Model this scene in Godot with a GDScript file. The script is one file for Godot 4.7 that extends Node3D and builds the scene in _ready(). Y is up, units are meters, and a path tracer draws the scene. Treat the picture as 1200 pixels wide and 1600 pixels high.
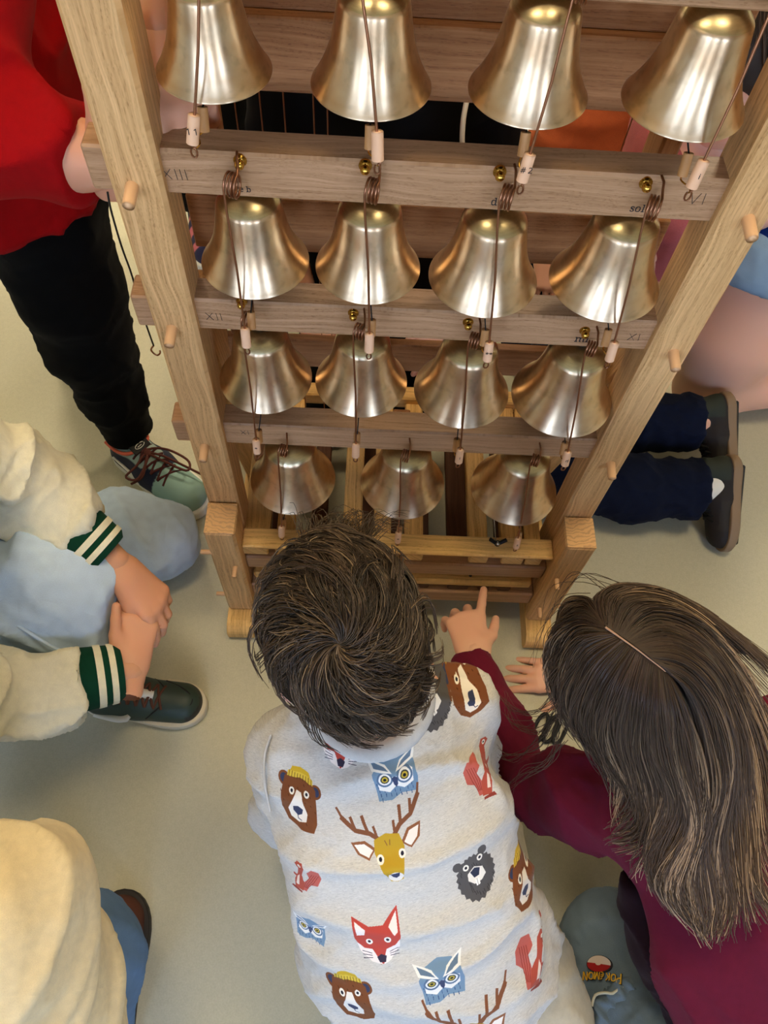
extends Node3D

const UP3 := Vector3(0, 1, 0)
var rng := RandomNumberGenerator.new()
var names := {}
var mats := {}
var noise := FastNoiseLite.new()


class Buf:
	var v := PackedVector3Array()
	var n := PackedVector3Array()
	var uv := PackedVector2Array()
	var c := PackedColorArray()
	var i := PackedInt32Array()

	func mesh() -> ArrayMesh:
		var a := []
		a.resize(Mesh.ARRAY_MAX)
		a[Mesh.ARRAY_VERTEX] = v
		if n.size() != v.size():
			smooth(0)
		a[Mesh.ARRAY_NORMAL] = n
		if uv.size() == v.size():
			a[Mesh.ARRAY_TEX_UV] = uv
		if c.size() == v.size():
			a[Mesh.ARRAY_COLOR] = c
		a[Mesh.ARRAY_INDEX] = i
		var m := ArrayMesh.new()
		m.add_surface_from_arrays(Mesh.PRIMITIVE_TRIANGLES, a)
		return m

	# vertex normals from the faces (front faces run clockwise)
	func smooth(from_v: int) -> void:
		n.resize(v.size())
		for k in range(from_v, v.size()):
			n[k] = Vector3.ZERO
		for t in range(0, i.size(), 3):
			var a := i[t]
			if a < from_v:
				continue
			var b := i[t + 1]
			var d := i[t + 2]
			var f := (v[d] - v[a]).cross(v[b] - v[a])
			n[a] += f
			n[b] += f
			n[d] += f
		for k in range(from_v, v.size()):
			n[k] = n[k].normalized()

	func quad(a: int, b: int, d: int, e: int) -> void:
		i.append(a); i.append(b); i.append(d)
		i.append(a); i.append(d); i.append(e)


# a distance field on a grid, meshed as surface nets
class Field:
	var o := Vector3.ZERO
	var s := 0.01
	var nx := 0
	var ny := 0
	var nz := 0
	var d := PackedFloat32Array()
	var steep := 1.0

	func _init(lo: Vector3, hi: Vector3, cell: float) -> void:
		o = lo
		s = cell
		nx = int((hi.x - lo.x) / cell) + 2
		ny = int((hi.y - lo.y) / cell) + 2
		nz = int((hi.z - lo.z) / cell) + 2
		d.resize(nx * ny * nz)
		d.fill(1.0)

	# tapered capsule; flat and q > 1 squeeze it along flat; the wide radius is given
	func cone(a: Vector3, b: Vector3, ra: float, rb: float, k := 0.02, flat := Vector3.ZERO, q := 1.0) -> void:
		var m := maxf(ra, rb) + k + s * 2.0
		var lo := (Vector3(minf(a.x, b.x), minf(a.y, b.y), minf(a.z, b.z)) - Vector3(m, m, m) - o) / s
		var hi := (Vector3(maxf(a.x, b.x), maxf(a.y, b.y), maxf(a.z, b.z)) + Vector3(m, m, m) - o) / s
		var x0 := maxi(0, int(lo.x)); var x1 := mini(nx - 1, int(hi.x) + 1)
		var y0 := maxi(0, int(lo.y)); var y1 := mini(ny - 1, int(hi.y) + 1)
		var z0 := maxi(0, int(lo.z)); var z1 := mini(nz - 1, int(hi.z) + 1)
		var ba := b - a
		var sq := q != 1.0
		steep = maxf(steep, q)
		if sq:
			ba += flat * (ba.dot(flat) * (q - 1.0))
		var l2 := maxf(ba.length_squared(), 1e-9)
		for z in range(z0, z1 + 1):
			for y in range(y0, y1 + 1):
				var id := (z * ny + y) * nx + x0
				var p := o + Vector3(x0, y, z) * s - a
				for x in range(x0, x1 + 1):
					var g := p
					if sq:
						g += flat * (g.dot(flat) * (q - 1.0))
					var h := clampf(g.dot(ba) / l2, 0.0, 1.0)
					var e := (g - ba * h).length() - (ra + (rb - ra) * h)
					var f := d[id]
					var w := k - absf(f - e)
					if w > 0.0:
						d[id] = minf(f, e) - w * w * 0.25 / k
					elif e < f:
						d[id] = e
					id += 1
					p.x += s

	func ball(a: Vector3, r: float, k := 0.02, flat := Vector3.ZERO, q := 1.0) -> void:
		cone(a, a, r, r, k, flat, q)

	# ellipsoid with half axes r along the axes of frame t
	func egg(c: Vector3, t: Basis, r: Vector3, k := 0.02) -> void:
		var m := maxf(r.x, maxf(r.y, r.z)) + k + s * 2.0
		var lo := (c - Vector3(m, m, m) - o) / s
		var hi := (c + Vector3(m, m, m) - o) / s
		var inv := t.transposed()
		for z in range(maxi(0, int(lo.z)), mini(nz - 1, int(hi.z) + 1) + 1):
			for y in range(maxi(0, int(lo.y)), mini(ny - 1, int(hi.y) + 1) + 1):
				for x in range(maxi(0, int(lo.x)), mini(nx - 1, int(hi.x) + 1) + 1):
					var p := inv * (o + Vector3(x, y, z) * s - c)
					var g := p / r
					var l := g.length()
					var e := l * (l - 1.0) / maxf((g / r).length(), 1e-6)
					var id := (z * ny + y) * nx + x
					var f := d[id]
					var w := k - absf(f - e)
					if w > 0.0:
						d[id] = minf(f, e) - w * w * 0.25 / k
					elif e < f:
						d[id] = e

	# takes away what lies beyond the plane, within reach of its point
	func cut(c: Vector3, nrm: Vector3, reach: float) -> void:
		var lo := (c - Vector3(reach, reach, reach) - o) / s
		var hi := (c + Vector3(reach, reach, reach) - o) / s
		for z in range(maxi(0, int(lo.z)), mini(nz - 1, int(hi.z) + 1) + 1):
			for y in range(maxi(0, int(lo.y)), mini(ny - 1, int(hi.y) + 1) + 1):
				for x in range(maxi(0, int(lo.x)), mini(nx - 1, int(hi.x) + 1) + 1):
					var p := o + Vector3(x, y, z) * s - c
					if p.length() < reach:
						var id := (z * ny + y) * nx + x
						d[id] = maxf(d[id], p.dot(nrm))

	func at(p: Vector3) -> float:
		var g := (p - o) / s
		var x := clampi(int(g.x + 0.5), 0, nx - 1)
		var y := clampi(int(g.y + 0.5), 0, ny - 1)
		var z := clampi(int(g.z + 0.5), 0, nz - 1)
		return d[(z * ny + y) * nx + x]

	# first place below the field's top where it is solid
	func top(x: float, z: float) -> float:
		var y := o.y + ny * s
		while y > o.y:
			if at(Vector3(x, y, z)) < 0.0:
				return y
			y -= s * 0.5
		return o.y

	func into(b: Buf) -> void:
		var first := b.v.size()
		var cell := PackedInt32Array()
		cell.resize(nx * ny * nz)
		cell.fill(-1)
		var far := s * 1.8 * steep
		var off := PackedInt32Array([0, 1, nx, nx + 1, nx * ny, nx * ny + 1, nx * ny + nx, nx * ny + nx + 1])
		var ea := PackedInt32Array([0, 2, 4, 6, 0, 1, 4, 5, 0, 1, 2, 3])
		var eb := PackedInt32Array([1, 3, 5, 7, 2, 3, 6, 7, 4, 5, 6, 7])
		for z in range(nz - 1):
			for y in range(ny - 1):
				var id := (z * ny + y) * nx
				for x in range(nx - 1):
					var f0 := d[id]
					if f0 > far or f0 < -far:
						id += 1
						continue
					var neg := 0
					for k in 8:
						if d[id + off[k]] < 0.0:
							neg += 1
					if neg == 0 or neg == 8:
						id += 1
						continue
					var sum := Vector3.ZERO
					var cnt := 0
					for k in 12:
						var fa := d[id + off[ea[k]]]
						var fb := d[id + off[eb[k]]]
						if (fa < 0.0) != (fb < 0.0):
							var t := fa / (fa - fb)
							var ka := ea[k]
							var pa := Vector3(ka & 1, (ka >> 1) & 1, ka >> 2)
							if k < 4:
								pa.x += t
							elif k < 8:
								pa.y += t
							else:
								pa.z += t
							sum += pa
							cnt += 1
					cell[id] = b.v.size()
					b.v.append(o + (Vector3(x, y, z) + sum / cnt) * s)
					id += 1
		var sx := 1
		var sy := nx
		var sz := nx * ny
		for z in range(1, nz - 1):
			for y in range(1, ny - 1):
				var id := (z * ny + y) * nx + 1
				for x in range(1, nx - 1):
					if cell[id] >= 0 or cell[id - sx - sy] >= 0 or cell[id - sy - sz] >= 0 or cell[id - sx - sz] >= 0:
						var f := d[id] < 0.0
						if f != (d[id + sx] < 0.0):
							face(b, cell[id], cell[id - sy], cell[id - sy - sz], cell[id - sz], f)
						if f != (d[id + sy] < 0.0):
							face(b, cell[id], cell[id - sz], cell[id - sz - sx], cell[id - sx], f)
						if f != (d[id + sz] < 0.0):
							face(b, cell[id], cell[id - sx], cell[id - sx - sy], cell[id - sy], f)
					id += 1
		b.smooth(first)

	func face(b: Buf, p: int, q: int, r: int, t: int, f: bool) -> void:
		if p < 0 or q < 0 or r < 0 or t < 0:
			return
		if f:
			b.quad(p, t, r, q)
		else:
			b.quad(p, q, r, t)


# ---------- nodes and names ----------
func numbered(called: String, parent: Node) -> String:
	var key := str(parent.get_instance_id()) + called
	var k: int = names.get(key, 0)
	names[key] = k + 1
	return called if k == 0 else "%s_%03d" % [called, k]


func obj(called: String, mesh: Mesh, m: Material, parent: Node3D = null) -> MeshInstance3D:
	var o := MeshInstance3D.new()
	o.mesh = mesh
	o.material_override = m
	if parent == null:
		parent = self
	o.name = numbered(called, parent)
	parent.add_child(o, true)
	return o


func thing(called: String, label: String, category: String, group := "", at := Vector3.ZERO) -> Node3D:
	var o := Node3D.new()
	o.name = numbered(called, self)
	add_child(o, true)
	o.position = at
	return tag(o, label, category, group)


func tag(o: Node3D, label: String, category: String, group := "") -> Node3D:
	o.set_meta("label", label)
	o.set_meta("category", category)
	if group:
		o.set_meta("group", group)
	return o


func struct(called: String, mesh: Mesh, m: Material) -> MeshInstance3D:
	var o := obj(called, mesh, m)
	o.set_meta("kind", "structure")
	return o


# ---------- shapes ----------
# a box with chamfered edges; long is the axis (0, 1, 2) along which the grain runs
func box(b: Buf, c: Vector3, size: Vector3, bev := 0.002, long := 0, t := Basis.IDENTITY, grain := 1.0) -> void:
	var h := size * 0.5
	var off := Vector2(rng.randf() * 7.0, rng.randf() * 7.0)
	var sgn := [-1.0, 1.0]
	for ax in 3:
		var u := (ax + 1) % 3
		var w := (ax + 2) % 3
		for s in sgn:
			var q := []
			for k in 4:
				var p := Vector3.ZERO
				p[ax] = h[ax] * s
				p[u] = (h[u] - bev) * (1.0 if k == 1 or k == 2 else -1.0)
				p[w] = (h[w] - bev) * (1.0 if k >= 2 else -1.0)
				q.append(p)
			facet(b, c, t, q, long, off, grain)
	for ax in 3:
		var u := (ax + 1) % 3
		var w := (ax + 2) % 3
		for su in sgn:
			for sw in sgn:
				var q := []
				for k in 4:
					var p := Vector3.ZERO
					p[ax] = (h[ax] - bev) * (1.0 if k == 1 or k == 2 else -1.0)
					p[u] = su * (h[u] - (0.0 if k < 2 else bev))
					p[w] = sw * (h[w] - (bev if k < 2 else 0.0))
					q.append(p)
				facet(b, c, t, q, long, off, grain)
	for sx in sgn:
		for sy in sgn:
			for sz in sgn:
				var e := Vector3(sx * h.x, sy * h.y, sz * h.z)
				var g := Vector3(sx, sy, sz) * bev
				facet(b, c, t, [e - Vector3(0, g.y, g.z), e - Vector3(g.x, 0, g.z), e - Vector3(g.x, g.y, 0)], long, off, grain)


# a flat facet of a convex solid round c; the grain's u runs along the axis long
func facet(b: Buf, c: Vector3, t: Basis, q: Array, long: int, off: Vector2, grain: float) -> void:
	var nrm: Vector3 = (q[1] - q[0]).cross(q[2] - q[0]).normalized()
	var mid := Vector3.ZERO
	for p in q:
		mid += p
	if nrm.dot(mid) < 0.0:
		nrm = -nrm
		q.reverse()
	var first := b.v.size()
	var a1 := (long + 1) % 3
	var a2 := (long + 2) % 3
	for p in q:
		b.v.append(c + t * p)
		b.n.append(t * nrm)
		b.uv.append(Vector2(p[long] * grain + off.x, (p[a1] + p[a2]) * grain + off.y))
	b.i.append(first); b.i.append(first + 2); b.i.append(first + 1)
	if q.size() == 4:
		b.i.append(first); b.i.append(first + 3); b.i.append(first + 2)


func boxm(c: Vector3, size: Vector3, bev := 0.002, long := 0, t := Basis.IDENTITY) -> ArrayMesh:
	var b := Buf.new()
	box(b, c, size, bev, long, t)
	return b.mesh()


# side profile (z, y) drawn out from x0 to x1
func extrude(b: Buf, poly: PackedVector2Array, x0: float, x1: float) -> void:
	var tri := Geometry2D.triangulate_polygon(poly)
	var cen := Vector2.ZERO
	for p in poly:
		cen += p / poly.size()
	for side in 2:
		var x := x0 if side == 0 else x1
		var first := b.v.size()
		for p in poly:
			b.v.append(Vector3(x, p.y, p.x))
			b.n.append(Vector3(-1.0 if side == 0 else 1.0, 0, 0))
			b.uv.append(Vector2(p.x, p.y))
		for k in range(0, tri.size(), 3):
			put_tri(b, first + tri[k], first + tri[k + 1], first + tri[k + 2])
	for k in poly.size():
		var p := poly[k]
		var q := poly[(k + 1) % poly.size()]
		var e := (q - p).normalized()
		var nn := Vector2(e.y, -e.x)
		if nn.dot((p + q) * 0.5 - cen) < 0.0:
			nn = -nn
		var first := b.v.size()
		for w in [Vector3(x0, p.y, p.x), Vector3(x1, p.y, p.x), Vector3(x1, q.y, q.x), Vector3(x0, q.y, q.x)]:
			b.v.append(w)
			b.n.append(Vector3(0, nn.y, nn.x))
			b.uv.append(Vector2(w.z, w.x))
		put_tri(b, first, first + 1, first + 2)
		put_tri(b, first, first + 2, first + 3)


func put_tri(b: Buf, i: int, j: int, k: int) -> void:
	var f := (b.v[k] - b.v[i]).cross(b.v[j] - b.v[i])
	if f.dot(b.n[i]) >= 0.0:
		b.i.append(i); b.i.append(j); b.i.append(k)
	else:
		b.i.append(i); b.i.append(k); b.i.append(j)


func tube(b: Buf, pts: PackedVector3Array, r0: float, r1: float, sides := 8, col := Color.WHITE, colored := false, squash := 1.0) -> void:
	var cnt := pts.size()
	var dir := (pts[1] - pts[0]).normalized()
	var side := dir.cross(Vector3(0.31, 0.87, 0.38)).normalized()
	var first := b.v.size()
	for k in cnt:
		var a := pts[maxi(0, k - 1)]
		var e := pts[mini(cnt - 1, k + 1)]
		dir = (e - a).normalized()
		side = (side - dir * side.dot(dir)).normalized()
		var oth := dir.cross(side)
		var r := r0 + (r1 - r0) * k / (cnt - 1.0)
		for j in sides:
			var an := TAU * j / sides
			var nn := side * cos(an) + oth * sin(an)
			b.v.append(pts[k] + (side * cos(an) + oth * sin(an) * squash) * r)
			b.n.append(nn)
			b.uv.append(Vector2(float(j) / sides, k * 0.1))
			if colored:
				b.c.append(col)
	for k in cnt - 1:
		for j in sides:
			var p := first + k * sides + j
			var q := first + k * sides + (j + 1) % sides
			b.quad(p, p + sides, q + sides, q)
	for w in 2:
		var base := first if w == 0 else first + (cnt - 1) * sides
		var cen := b.v.size()
		var nd := (pts[0] - pts[1]).normalized() if w == 0 else (pts[cnt - 1] - pts[cnt - 2]).normalized()
		b.v.append(pts[0] if w == 0 else pts[cnt - 1])
		b.n.append(nd)
		b.uv.append(Vector2.ZERO)
		if colored:
			b.c.append(col)
		for j in sides:
			put_tri(b, cen, base + j, base + (j + 1) % sides)


# a hair: a three-sided tapered tube
func hair(b: Buf, pts: PackedVector3Array, r0: float, r1: float, col: Color) -> void:
	var cnt := pts.size()
	var first := b.v.size()
	var side := Vector3.ZERO
	for k in cnt:
		var dir := (pts[mini(cnt - 1, k + 1)] - pts[maxi(0, k - 1)]).normalized()
		if k == 0:
			side = dir.cross(Vector3(0.31, 0.87, 0.38)).normalized()
		else:
			side = (side - dir * side.dot(dir)).normalized()
		var oth := dir.cross(side)
		var r := r0 + (r1 - r0) * k / (cnt - 1.0)
		for j in 3:
			var nn := side * cos(TAU * j / 3.0) + oth * sin(TAU * j / 3.0)
			b.v.append(pts[k] + nn * r)
			b.n.append(nn)
			b.c.append(col)
	for k in cnt - 1:
		for j in 3:
			var p := first + k * 3 + j
			var q := first + k * 3 + (j + 1) % 3
			b.quad(p, p + 3, q + 3, q)


# profile of (radius, height) turned round the y axis at c
func lathe(b: Buf, prof: PackedVector2Array, c := Vector3.ZERO, segs := 48) -> void:
	var first := b.v.size()
	var cnt := prof.size()
	for k in cnt:
		var tn := (prof[mini(cnt - 1, k + 1)] - prof[maxi(0, k - 1)]).normalized()
		for j in segs + 1:
			var an := TAU * j / segs
			b.v.append(c + Vector3(cos(an) * prof[k].x, prof[k].y, sin(an) * prof[k].x))
			b.n.append(Vector3(cos(an) * tn.y, -tn.x, sin(an) * tn.y))
			b.uv.append(Vector2(float(j) / segs, k / (cnt - 1.0)))
	for k in cnt - 1:
		for j in segs:
			var p := first + k * (segs + 1) + j
			b.quad(p, p + 1, p + segs + 2, p + segs + 1)


func spline(ctrl: PackedVector3Array, steps: int) -> PackedVector3Array:
	var out := PackedVector3Array()
	var cnt := ctrl.size()
	for k in steps:
		var t := k * (cnt - 1.0) / (steps - 1.0)
		var j := mini(int(t), cnt - 2)
		out.append(ctrl[j].cubic_interpolate(ctrl[j + 1], ctrl[maxi(0, j - 1)], ctrl[mini(cnt - 1, j + 2)], t - j))
	return out


func curve_tube(ctrl: Array, r: float, sides := 8, steps := 0, r1 := -1.0) -> ArrayMesh:
	var b := Buf.new()
	var p := PackedVector3Array(ctrl)
	if steps:
		p = spline(p, steps)
	tube(b, p, r, r if r1 < 0.0 else r1, sides)
	return b.mesh()


# folds: ridged noise drawn out along dir moves the cloth along its normals
func folds(b: Buf, from_v: int, amp: float, freq: float, dir: Vector3, draw: float, sd: int) -> void:
	noise.seed = sd
	noise.noise_type = FastNoiseLite.TYPE_SIMPLEX_SMOOTH
	noise.fractal_type = FastNoiseLite.FRACTAL_NONE
	noise.frequency = 1.0
	for k in range(from_v, b.v.size()):
		var p := b.v[k]
		p -= dir * (p.dot(dir) * (1.0 - draw))
		var w := noise.get_noise_3dv(p * freq)
		w = pow(maxf(0.0, 1.0 - absf(w) * 1.9), 1.6) * 1.0 + noise.get_noise_3dv(p * freq * 0.5 + Vector3(9, 3, 1)) * 0.7 - 0.35
		b.v[k] += b.n[k] * (amp * w)
	b.smooth(from_v)


func flat_uv(b: Buf, o: Vector3, u: Vector3, w: Vector3, size: Vector2) -> void:
	b.uv.resize(b.v.size())
	for k in b.v.size():
		var p := b.v[k] - o
		b.uv[k] = Vector2(p.dot(u) / size.x + 0.5, p.dot(w) / size.y + 0.5)


# lettering: its own flat mesh, facing z of frame t
func letters(called: String, said: String, size: float, thick: float, m: Material, parent: Node3D, at: Vector3, t: Basis, font := "Droid Sans") -> MeshInstance3D:
	var f := SystemFont.new()
	f.font_names = PackedStringArray([font])
	var tm := TextMesh.new()
	tm.text = said
	tm.font = f
	tm.font_size = 32
	tm.pixel_size = size / 24.0
	tm.depth = thick
	tm.curve_step = 3.0
	var o := obj(called, tm, m, parent)
	o.transform = Transform3D(t, at)
	return o


# ---------- materials ----------
func mat(called: String, col: Color, rough := 0.7, metal := 0.0) -> StandardMaterial3D:
	var m := StandardMaterial3D.new()
	m.resource_name = called
	m.albedo_color = col
	m.roughness = rough
	m.metallic = metal
	mats[called] = m
	return m


func cloth(called: String, col: Color, weave := 260.0, depth := 0.35, rim := 0.25) -> StandardMaterial3D:
	var m := mat(called, col, 0.92)
	m.metallic_specular = 0.25
	m.rim_enabled = rim > 0.0
	m.rim = rim
	m.rim_tint = 0.6
	m.albedo_texture = tex_mottle
	m.normal_enabled = true
	m.normal_texture = tex_weave
	m.normal_scale = depth
	m.uv1_triplanar = true
	m.uv1_scale = Vector3.ONE * weave / 32.0
	return m

var tex_mottle: Texture2D
var tex_weave: Texture2D
var tex_oak: Texture2D
var tex_oak_height: Texture2D
var tex_end: Texture2D


func _ready() -> void:
	rng.seed = 11
	# ---- camera, sky, exposure ----
	var cam := Camera3D.new()
	cam.name = "camera"
	cam.fov = 67.26
	cam.near = 0.05
	cam.far = 60.0
	cam.transform = Transform3D(Basis(Vector3(0.9987, 0.0469, -0.0206), Vector3(-0.0408, 0.4855, -0.8733), Vector3(-0.0310, 0.8730, 0.4868)), Vector3(-0.0666, 1.4280, 0.6161))
	add_child(cam)
	cam.current = true
	var env := Environment.new()
	var sm := ProceduralSkyMaterial.new()
	sm.sky_top_color = Color(0.55, 0.68, 0.9)
	sm.sky_horizon_color = Color(0.86, 0.9, 0.96)
	sm.ground_bottom_color = Color(0.45, 0.46, 0.45)
	sm.ground_horizon_color = Color(0.7, 0.72, 0.72)
	sm.sky_energy_multiplier = 3.0
	var sky := Sky.new()
	sky.sky_material = sm
	env.background_mode = Environment.BG_SKY
	env.sky = sky
	env.tonemap_mode = Environment.TONE_MAPPER_LINEAR
	env.tonemap_exposure = 1.36
	env.sdfgi_enabled = true
	env.ssao_enabled = true
	env.ssil_enabled = true
	var we := WorldEnvironment.new()
	we.name = "environment"
	we.environment = env
	add_child(we)
	# daylight through the window band behind the camera
	for k in 4:
		var day := AreaLight3D.new()
		day.name = "window_daylight"
		var wide: float = [0.46, 0.86, 0.58, 0.76][k]
		day.area_size = Vector2(wide - 0.06, 1.35)
		day.light_color = Color(0.86, 0.93, 1.0)
		day.light_energy = 0.55
		day.area_range = 14.0
		day.shadow_enabled = true
		day.position = Vector3([-2.55, -1.25, 0.15, 1.80][k], 1.675, 3.46)
		add_child(day, true)
	textures()
	materials()
	room()
	carillon()
	bells()
	people()


func room() -> void:
	var plaster := mat("plaster", Color(0.86, 0.85, 0.81), 0.95)
	var x := 3.6
	var top := 2.85
	struct("floor", boxm(Vector3(0, -0.05, -0.3), Vector3(x * 2, 0.1, 7.6), 0.001), mats.lino)
	struct("ceiling", boxm(Vector3(0, top + 0.06, -0.3), Vector3(x * 2, 0.12, 7.6), 0.001), plaster)
	struct("wall_left", boxm(Vector3(-x - 0.06, top * 0.5, -0.3), Vector3(0.12, top, 7.84), 0.001), plaster)
	struct("wall_right", boxm(Vector3(x + 0.06, top * 0.5, -0.3), Vector3(0.12, top, 7.84), 0.001), plaster)
	struct("wall_back", boxm(Vector3(0, top * 0.5, -4.16), Vector3(x * 2, top, 0.12), 0.001), plaster)
	# the wall behind the camera with its band of windows
	var b := Buf.new()
	box(b, Vector3(0, 0.45, 3.56), Vector3(x * 2, 0.9, 0.12), 0.001)
	box(b, Vector3(0, 2.65, 3.56), Vector3(x * 2, 0.4, 0.12), 0.001)
	for e in [[-3.6, -2.78], [-2.32, -1.68], [-0.82, -0.14], [0.44, 1.42], [2.18, 3.6]]:
		box(b, Vector3((e[0] + e[1]) * 0.5, 1.675, 3.56), Vector3(e[1] - e[0], 1.55, 0.12), 0.001)
	struct("wall_front", b.mesh(), mat("wall_paint", Color(0.56, 0.53, 0.48), 0.9))
	var frame_mat := mat("window_paint", Color(0.9, 0.9, 0.88), 0.5)
	for k in 4:
		var w := Buf.new()
		var cx: float = [-2.55, -1.25, 0.15, 1.80][k]
		var hw: float = [0.46, 0.86, 0.58, 0.76][k] * 0.5
		for s in [-1.0, 1.0]:
			box(w, Vector3(cx + s * (hw - 0.03), 1.675, 3.56), Vector3(0.06, 1.55, 0.08), 0.004)
			box(w, Vector3(cx, 1.675 + s * 0.745, 3.56), Vector3(hw * 2.0 - 0.12, 0.06, 0.08), 0.004)
		struct("window_%d" % (k + 1), w.mesh(), frame_mat)
	for s in [-1.0, 1.0]:
		struct("baseboard_left" if s < 0 else "baseboard_right", boxm(Vector3(s * (x - 0.012), 0.05, -0.3), Vector3(0.02, 0.1, 7.4), 0.003), frame_mat)
	# ceiling lamps
	var glow := mat("lamp_glow", Color(1, 0.95, 0.85), 0.6)
	glow.emission_enabled = true
	glow.emission = Color(1.0, 0.86, 0.6)
	glow.emission_energy_multiplier = 6.0
	var rim := mat("lamp_rim", Color(0.85, 0.85, 0.85), 0.4)
	for p in [Vector3(-0.50, top, -0.05), Vector3(0.54, top, -0.05), Vector3(-1.4, top, -2.7), Vector3(1.4, top, -2.7)]:
		var t := thing("ceiling_lamp", "square warm white ceiling lamp panel " + ("above" if p.z > -1.0 else "far beyond") + " the carillon on the " + ("left" if p.x < 0.0 else "right"), "lamp", "square ceiling lamps", p)
		var r := Buf.new()
		for s in [-1.0, 1.0]:
			box(r, Vector3(s * 0.29, -0.02, 0), Vector3(0.03, 0.04, 0.6), 0.003)
			box(r, Vector3(0, -0.02, s * 0.29), Vector3(0.56, 0.04, 0.03), 0.003)
		obj("lamp_frame", r.mesh(), rim, t)
		obj("lamp_diffuser", boxm(Vector3(0, -0.012, 0), Vector3(0.56, 0.02, 0.56), 0.002), glow, t)
		var a := AreaLight3D.new()
		a.name = "lamp_light"
		a.area_size = Vector2(0.54, 0.54)
		a.light_color = Color(1.0, 0.93, 0.81)
		a.light_energy = 1.25 if p.z > -1.0 else 4.6
		a.area_range = 12.0
		a.shadow_enabled = true
		a.rotation.x = -PI / 2
		a.position = Vector3(0, -0.03, 0)
		t.add_child(a)


func textures() -> void:
	noise.noise_type = FastNoiseLite.TYPE_SIMPLEX_SMOOTH
	noise.fractal_type = FastNoiseLite.FRACTAL_FBM
	noise.fractal_octaves = 3
	noise.frequency = 1.0
	noise.seed = 5
	# oak: grain along u; u closes on itself
	var w := 1024
	var h := 384
	var im := Image.create(w, h, false, Image.FORMAT_RGB8)
	var hm := Image.create(w, h, false, Image.FORMAT_RGB8)
	for y in h:
		for x in w:
			var an := TAU * x / w
			var c := cos(an)
			var s := sin(an)
			var v := y / float(h) * 22.0
			var warp := noise.get_noise_3d(c * 0.5, s * 0.5, v * 0.12) * 0.55
			var band := noise.get_noise_3d(c * 0.22 + 9.0, s * 0.22, (v + warp) * 1.9)
			var fine := noise.get_noise_3d(c * 1.1, s * 1.1 + 4.0, (v + warp) * 8.0)
			var pore := noise.get_noise_3d(c * 3.2 + 3.0, s * 3.2, (v + warp) * 19.0)
			var g := 0.88 + band * 0.12 + fine * 0.10
			var p := clampf((pore - 0.20) * 3.0, 0.0, 1.0) * 0.17 * clampf(0.6 - band * 1.5, 0.2, 1.0)
			g -= p
			g = clampf(g + 0.02, 0.0, 1.0)
			im.set_pixel(x, y, Color(pow(g, 0.9), pow(g, 1.1), pow(g, 1.45)))
			hm.set_pixel(x, y, Color.WHITE * clampf(0.7 + fine * 0.25 - p * 2.0, 0, 1))
	tex_oak = ImageTexture.create_from_image(im)
	tex_oak_height = ImageTexture.create_from_image(hm)
	# end grain: arcs of the year rings
	var ie := Image.create(256, 256, false, Image.FORMAT_RGB8)
	for y in 256:
		for x in 256:
			var r := Vector2(x - 100.0, y + 60.0).length() * 0.42 + noise.get_noise_2d(x * 0.02, y * 0.02) * 5.0
			var g := 0.92 - 0.13 * pow(absf(sin(r * 0.5)), 6.0) + noise.get_noise_2d(x * 0.4, y * 0.4) * 0.07
			ie.set_pixel(x, y, Color(g, g * 0.96, g * 0.9))
	tex_end = ImageTexture.create_from_image(ie)
	# mottle and weave for cloth
	var mo := Image.create(512, 512, false, Image.FORMAT_RGB8)
	for y in 512:
		for x in 512:
			var g := 0.95 + noise.get_noise_2d(x * 0.25, y * 0.25) * 0.07 + noise.get_noise_2d(x * 0.02, y * 0.02) * 0.05
			mo.set_pixel(x, y, Color(g, g, g))
	tex_mottle = ImageTexture.create_from_image(mo)
	var wv := Image.create(512, 512, false, Image.FORMAT_RGB8)
	for y in 512:
		for x in 512:
			var g := 0.5 + 0.25 * sin(x * TAU / 4.0 + (0.0 if (y / 2) % 2 == 0 else PI)) + noise.get_noise_2d(x * 0.3, y * 0.3 + 40.0) * 0.5
			wv.set_pixel(x, y, Color(g, g, g))
	wv.bump_map_to_normal_map(2.0)
	tex_weave = ImageTexture.create_from_image(wv)


func wood(called: String, col: Color, rough := 0.55) -> StandardMaterial3D:
	var m := mat(called, col, rough)
	m.albedo_texture = tex_oak
	m.uv1_scale = Vector3(1.9, 4.2, 1)
	m.heightmap_enabled = true
	m.heightmap_scale = 0.03
	m.heightmap_texture = tex_oak_height
	m.metallic_specular = 0.4
	return m


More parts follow.
